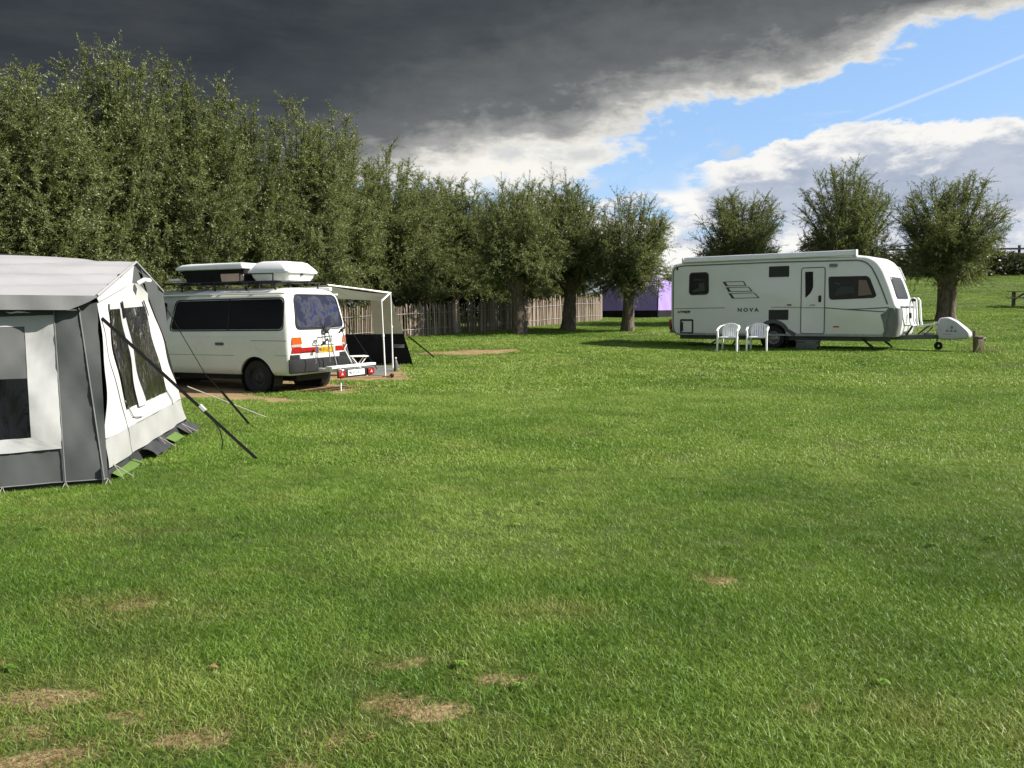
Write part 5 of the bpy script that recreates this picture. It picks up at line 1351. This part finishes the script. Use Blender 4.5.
# eave dips towards the corner: near slope
sheet(mb, wt(rN), wt(rN + back + Vector((0, 0, -.11))), wt(rP + back), wt(rP), 70, 20, rd)
sheet(mb, wt(rP), wt(rP + back), wt(rFar + back), wt(rFar), 50, 16, rd)
mb.build('roof', M['t_roof'], tn, smooth=60, fixn=False)
mb = MB(); nvv = 60; vs = []
for i in range(nvv + 1):
    s = i / nvv * LX; top = rN + back * (i / nvv) + Vector((0, 0, -.11 * i / nvv)) + nF * .004
    h = .125 if s > .23 else .012 + .113 * (s / .23) ** .8
    for k, t in enumerate((0, .5, 1)):
        vs.append(wt(top + Vector((0, 0, -h * t)) + nF * (.03 * t + .008 * math.sin(17 * s + 2 * t))))
fs = [(i * 3 + k, i * 3 + k + 1, (i + 1) * 3 + k + 1, (i + 1) * 3 + k) for i in range(nvv) for k in range(2)]
mb.add(vs, fs).build('valance', M['valance'], tn, smooth=60, fixn=False)
mb = MB(); sheet(mb, wt(rP + Vector((-.015, .15, -.06))), wt(rFar), wt((-4.085, 10.52, 1.16)), GW(1, .70, .01), 6, 10, lambda u, v: .015 * math.sin(9 * u + 4 * v)); mb.build('storm_flap', M['t_grey'], tn, smooth=60)
mb = MB(); mb.tube([wt(rN), wt(rP), wt(rFar)], .013, 8); mb.build('roof_piping', M['t_roof'], tn, smooth=50)
mb = MB(); sheet(mb, wt(rN + Vector((-.02, .02, -.0))), wt(rP + Vector((-.02, 0, -.02))), wt(gK), wt(gN), 10, 3); mb.build('overhang_lining', M['t_light'], tn, smooth=60)
mb = MB(); sheet(mb, wt(rP + Vector((-.02, 0, -.02))), wt(rFar + Vector((-.02, 0, -.02))), wt(gT), wt(gK), 10, 3); mb.build('overhang_lining', M['t_grey'], tn, smooth=60)  # darker cloth on this half paints in the shade under the overhang
mb = MB(); mb.tube([wt((-3.76, 9.0, 1.80)), wt((-3.70, 9.03, 1.84))], .024, 10); mb.tube([wt((-3.71, 9.02, 1.835)), wt((-3.69, 9.11, 1.83))], .024, 8); mb.build('pole_cap', M['white_plastic'], tn, smooth=50)
# back and left closing walls
mb = MB()
bD = gD + back; sheet(mb, wt(gD), wt(bD), wt(Vector((gT.x, gT.y, 1.64)) + back), wt(gT), 10, 6); l0 = A0 + dF * LX; sheet(mb, wt((l0.x, l0.y, 0)), wt(bD), wt(gT + back), wt((l0.x, l0.y, 1.6)), 8, 6)
mb.build('back_wall', M['t_grey'], tn, smooth=60)
mb = MB(); sheet(mb, wt((-3.75, 7.9, .03)), wt((-4.2, 11.0, .03)), wt((-7.2, 9.6, .03)), wt((-6.6, 6.5, .03)), 4, 4); mb.build('floor_sheet', M['t_mud'], tn)
# hem pegs with elastic loops
for s in (.0, .335, .81, 1.5):
    mb = MB(); a = FW(s, .05, .01); b = FW(s - .02, .0, .09); c2 = FW(s + .03, .0, .07)
    mb.tube([a, (a + b) / 2 + Vector((0, 0, .01)), b], .0035, 5); mb.tube([a, (a + c2) / 2, c2], .0035, 5); mb.tube([b + Vector((0, 0, -.06)), b + Vector((0, 0, .03))], .004, 5); mb.build('peg_loop', M['cord'], tn)
for u in (.03, .55, .9):
    mb = MB(); a = GW(u, .085, .01); b = GW(u + .01, .0, .16); mb.tube([a, b], .0045, 5); mb.tube([a, GW(u - .02, .0, .12)], .004, 5); mb.tube([b - Vector((0, 0, .05)), b + Vector((0, 0, .03))], .004, 5); mb.build('peg_loop', M['cord'], tn)
# guys
mb = MB(); a = wt((-3.62, 7.86, 1.46)); b = wt((-2.594, 8.94, hz(-2.594, 8.94))); mb.bar(a, b, .03, .012, up=(.3, -1, .2)); mb.build('storm_strap', M['strap'], tn)
mb = MB(); c_ = a.lerp(b, .62); mb.box(c_ + Vector((0, -.03, .03)), (.07, .03, .03), Matrix.Rotation(.8, 3, 'Y')); mb.build('strap_buckle', M['alu'], tn)
mb = MB(); c_ = a.lerp(b, .68); mb.tube([c_, c_ + Vector((.07, 0, -.12)), c_ + Vector((.09, 0, -.22)), c_ + Vector((.08, 0, -.30))], .006, 5); mb.build('strap_tail', M['strap'], tn)
mb = MB(); mb.tube([wt(rFar + Vector((0, .02, -.15))), wt((-3.84, 11.1, .72))], .005, 5); mb.bar(wt((-3.72, 11.3, .50)), wt((-3.50, 11.76, hz(-3.5, 11.76))), .03, .01, up=(.3, -1, .2)); mb.tube([wt((-3.84, 11.1, .72)), wt((-3.72, 11.3, .50))], .005, 5); mb.build('guy_strap', M['strap'], tn)
mb = MB(); mb.tube([wt((-4.08, 11.1, .58)), wt((-3.47, 12.53, hz(-3.47, 12.53)))], .008, 6); mb.build('guy_rope', M['cord'], tn)

# fallen leaves on the lawn
for (x, y, lb) in ((-1.72, 4.95, 'curled brown fallen leaf on the lawn below the tent, farthest from the viewer'), (-1.27, 3.62, 'brown fallen leaf in the grass between two dry patches at lower left'), (-.50, 2.98, 'brown fallen leaf lying in the small bare hollow near the bottom edge')):
    mb = MB(); sheet(mb, (-.035, 0, .03), (0, -.02, .045), (.04, 0, .03), (0, .022, .05), 4, 4, lambda u, v: .012 * math.sin(3 * u) * math.sin(3 * v))
    o = mb.build('fallen_leaf', M['leaf_brown'], None, smooth=60); o.location = (x, y, hz(x, y)); o.scale = (.7, .7, .5); o.rotation_euler = (.1, .1, x * 5); tag(o, lb, 'leaf')

# ------------------------------------------------------------------ light and sky
EXPOSURE = 1.05
SUN_AZ, SUN_EL = R(97), R(39)
sd = Vector((math.sin(SUN_AZ) * math.cos(SUN_EL), math.cos(SUN_AZ) * math.cos(SUN_EL), math.sin(SUN_EL)))
sl = bpy.data.lights.new('sun', 'SUN'); sl.energy = 4.9; sl.angle = R(.53); sl.color = (1, .95, .86)
so = bpy.data.objects.new('sun', sl); COL.objects.link(so); so.rotation_euler = (-sd).to_track_quat('-Z', 'Y').to_euler(); so.location = (20, -5, 30)

w = bpy.data.worlds.new('World'); SC.world = w; w.use_nodes = True
w.node_tree.nodes.clear(); nt = NT(w.node_tree)
wo = nt.node('ShaderNodeOutputWorld'); bg = nt.node('ShaderNodeBackground'); bg.inputs[1].default_value = .1
nt.t.links.new(bg.outputs[0], wo.inputs[0])
sky = nt.node('ShaderNodeTexSky', sky_type='NISHITA'); sky.sun_disc = False; sky.sun_elevation = SUN_EL; sky.sun_rotation = SUN_AZ; sky.air_density = 1.0; sky.dust_density = .6; sky.ozone_density = 1.5
D = nt.node('ShaderNodeTexCoord').outputs['Generated']
dx, dy, dz = nt.sep(D)
el = nt.m('ARCSINE', nt.m('MINIMUM', nt.m('MAXIMUM', dz, -1.0), 1.0)) * 57.2958
az = nt.m('ARCTAN2', dx, dy) * 57.2958
vec = nt.comb(dx, dy, dz * 2.2)
nA = nt.noise(vec, 3.2, 7, .58)      # broad
nB = nt.noise(vec, 9.0, 8, .62, .2)  # billows
nC = nt.noise(nt.comb(dx, dy, dz * 4.5), 5.0, 6, .6)
nE = nt.noise(vec, 26.0, 6, .62, .3)
def C(r, g_, b): return (r * 5, g_ * 5, b * 5, 1)   # display-linear at exposure +1 and strength .1
base = nt.mix(.55, Q(nt, sky.outputs[0]), C(.26, .47, .86))
# haze near the horizon
base = nt.mix(nt.ss(9, 0, el) * .6, base, C(.62, .72, .86))
# scattered low puffs
lowm = nt.ss(.47, .55, nB * .6 + nA * .25 + nE * .15 + nt.ss(9, 2, el) * .08) * nt.ss(10.0, 7.5, el + (nB - .5) * 4)
c1 = nt.mix(nt.ss(.42, .56, nB), C(.55, .60, .70), C(.95, .94, .91))
lowm = lowm * (1 - .9 * nt.ss(1.5, 4, az) * nt.ss(12, 10, az) * nt.ss(6.9, 7.6, el))
base = nt.mix(lowm, base, c1)
# white bank low in the middle
ex = (az - .5) / 9.5; ey = (el - 9.8 - (az - .5) * .03) / 2.4
e2 = nt.m('SQRT', ex * ex + ey * ey)
midm = nt.ss(.05, -.35, e2 - 1.0 + (nB - .5) * 3.0 + (nA - .5) * 1.2)
base = nt.mix(midm * .95, base, nt.mix(nt.ss(.35, .55, nB), C(.66, .66, .64), C(.95, .92, .84)))
# cumulus low on the right: lit top, blue-grey belly
top = nt.m('MINIMUM', 8.9 + (az - 11.4) * .24, 10.6) + (nB - .5) * 3.6 + (nE - .5) * 1.6
dd = top - el
cm_ = nt.ss(-.1, .25, dd) * nt.ss(11.0, 12.5, az + (nB - .5) * 5 + (nE - .5) * 3 - nt.m('MAXIMUM', 8 - el, 0.0) * .35) * nt.ss(75, 50, az)
cc = nt.mix(nt.ss(.2, 2.6, dd + (nB - .5) * 5 + (nE - .5) * 4), C(.92, .91, .88), nt.mix(nt.ss(.35, .65, nB), C(.36, .42, .54), C(.52, .57, .67)))
base = nt.mix(cm_ * nt.ss(4.6, 6.2, el + (nB - .5) * 6 + (nE - .5) * 3), base, cc)
# wisps
wis = nt.ss(.58, .75, nt.noise(nt.comb(dx, dy, dz * 6), 6, 7, .65)) * nt.ss(16, 11, el) * .35
base = nt.mix(wis, base, C(.75, .78, .82))
# contrail
cl = el - (10.7 + (az - 20.6) * .302) + (nB - .5) * .12
ct = .55 * nt.ss(.16, .02, nt.m('ABSOLUTE', cl)) * nt.ss(20.0, 21.5, az) * nt.ss(40, 31, az) * (nB * .9 + .1)
base = nt.mix(ct, base, C(.9, .92, .95))
# storm bank overhead to the left
edge = 10.3 + .22 * az - .0105 * (az * az) + .00035 * (az * az * az)
nD = nE
s = el - edge + (nA - .5) * 6.0 + (nB - .5) * 5.5 + (nD - .5) * 2.6
sa = nt.ss(-.25, .55, s) * nt.ss(60, 42, az) * nt.ss(-150, -100, az) 
sc_ = nt.m('DIVIDE', s + 1.0, 14.0, clamp=True)
scol = nt.ramp(sc_, [(0.0, C(.95, .93, .86)), (.10, C(.80, .78, .72)), (.17, C(.42, .42, .41)), (.30, C(.15, .16, .165)), (.6, C(.060, .070, .080)), (1.0, C(.036, .043, .052))])
scol = nt.mix(nt.ss(.4, .7, nC) * .30, scol, nt.mix(.5, scol, C(.17, .18, .19)))
over = nt.ss(24, 55, el)
scol = nt.mix(over, scol, C(.26, .28, .31))
base = nt.mix(sa, base, scol)
# behind the viewer: bright broken cloud
bh = nt.ss(-.1, -.6, dy) * nt.ss(.35, .55, nA)
base = nt.mix(bh, base, C(.50, .50, .50))
nt.put(bg.inputs[0], base)

# ------------------------------------------------------------------ camera and render settings
cam = bpy.data.cameras.new('camera'); co = bpy.data.objects.new('camera', cam); COL.objects.link(co)
F_PX = 887.0; pitch = math.atan((384 - 310) / F_PX)
cam.sensor_width = 36; cam.lens = 36 * F_PX / 1024; cam.clip_start = .05; cam.clip_end = 3000
co.matrix_world = Matrix.Translation((0, 0, 1.5)) @ Matrix.Rotation(math.pi / 2 - pitch, 4, 'X') @ Matrix.Rotation(R(-.5), 4, 'Z')
SC.camera = co
SC.render.engine = 'CYCLES'
SC.view_settings.view_transform = 'Standard'; SC.view_settings.look = 'None'; SC.view_settings.exposure = EXPOSURE; SC.view_settings.gamma = 1; SC.view_settings.use_curve_mapping = False
cy = SC.cycles
cy.max_bounces = 6; cy.diffuse_bounces = 3; cy.glossy_bounces = 3; cy.transmission_bounces = 4; cy.transparent_max_bounces = 8
cy.use_denoising = True; cy.caustics_reflective = False; cy.caustics_refractive = False; cy.sample_clamp_indirect = 6
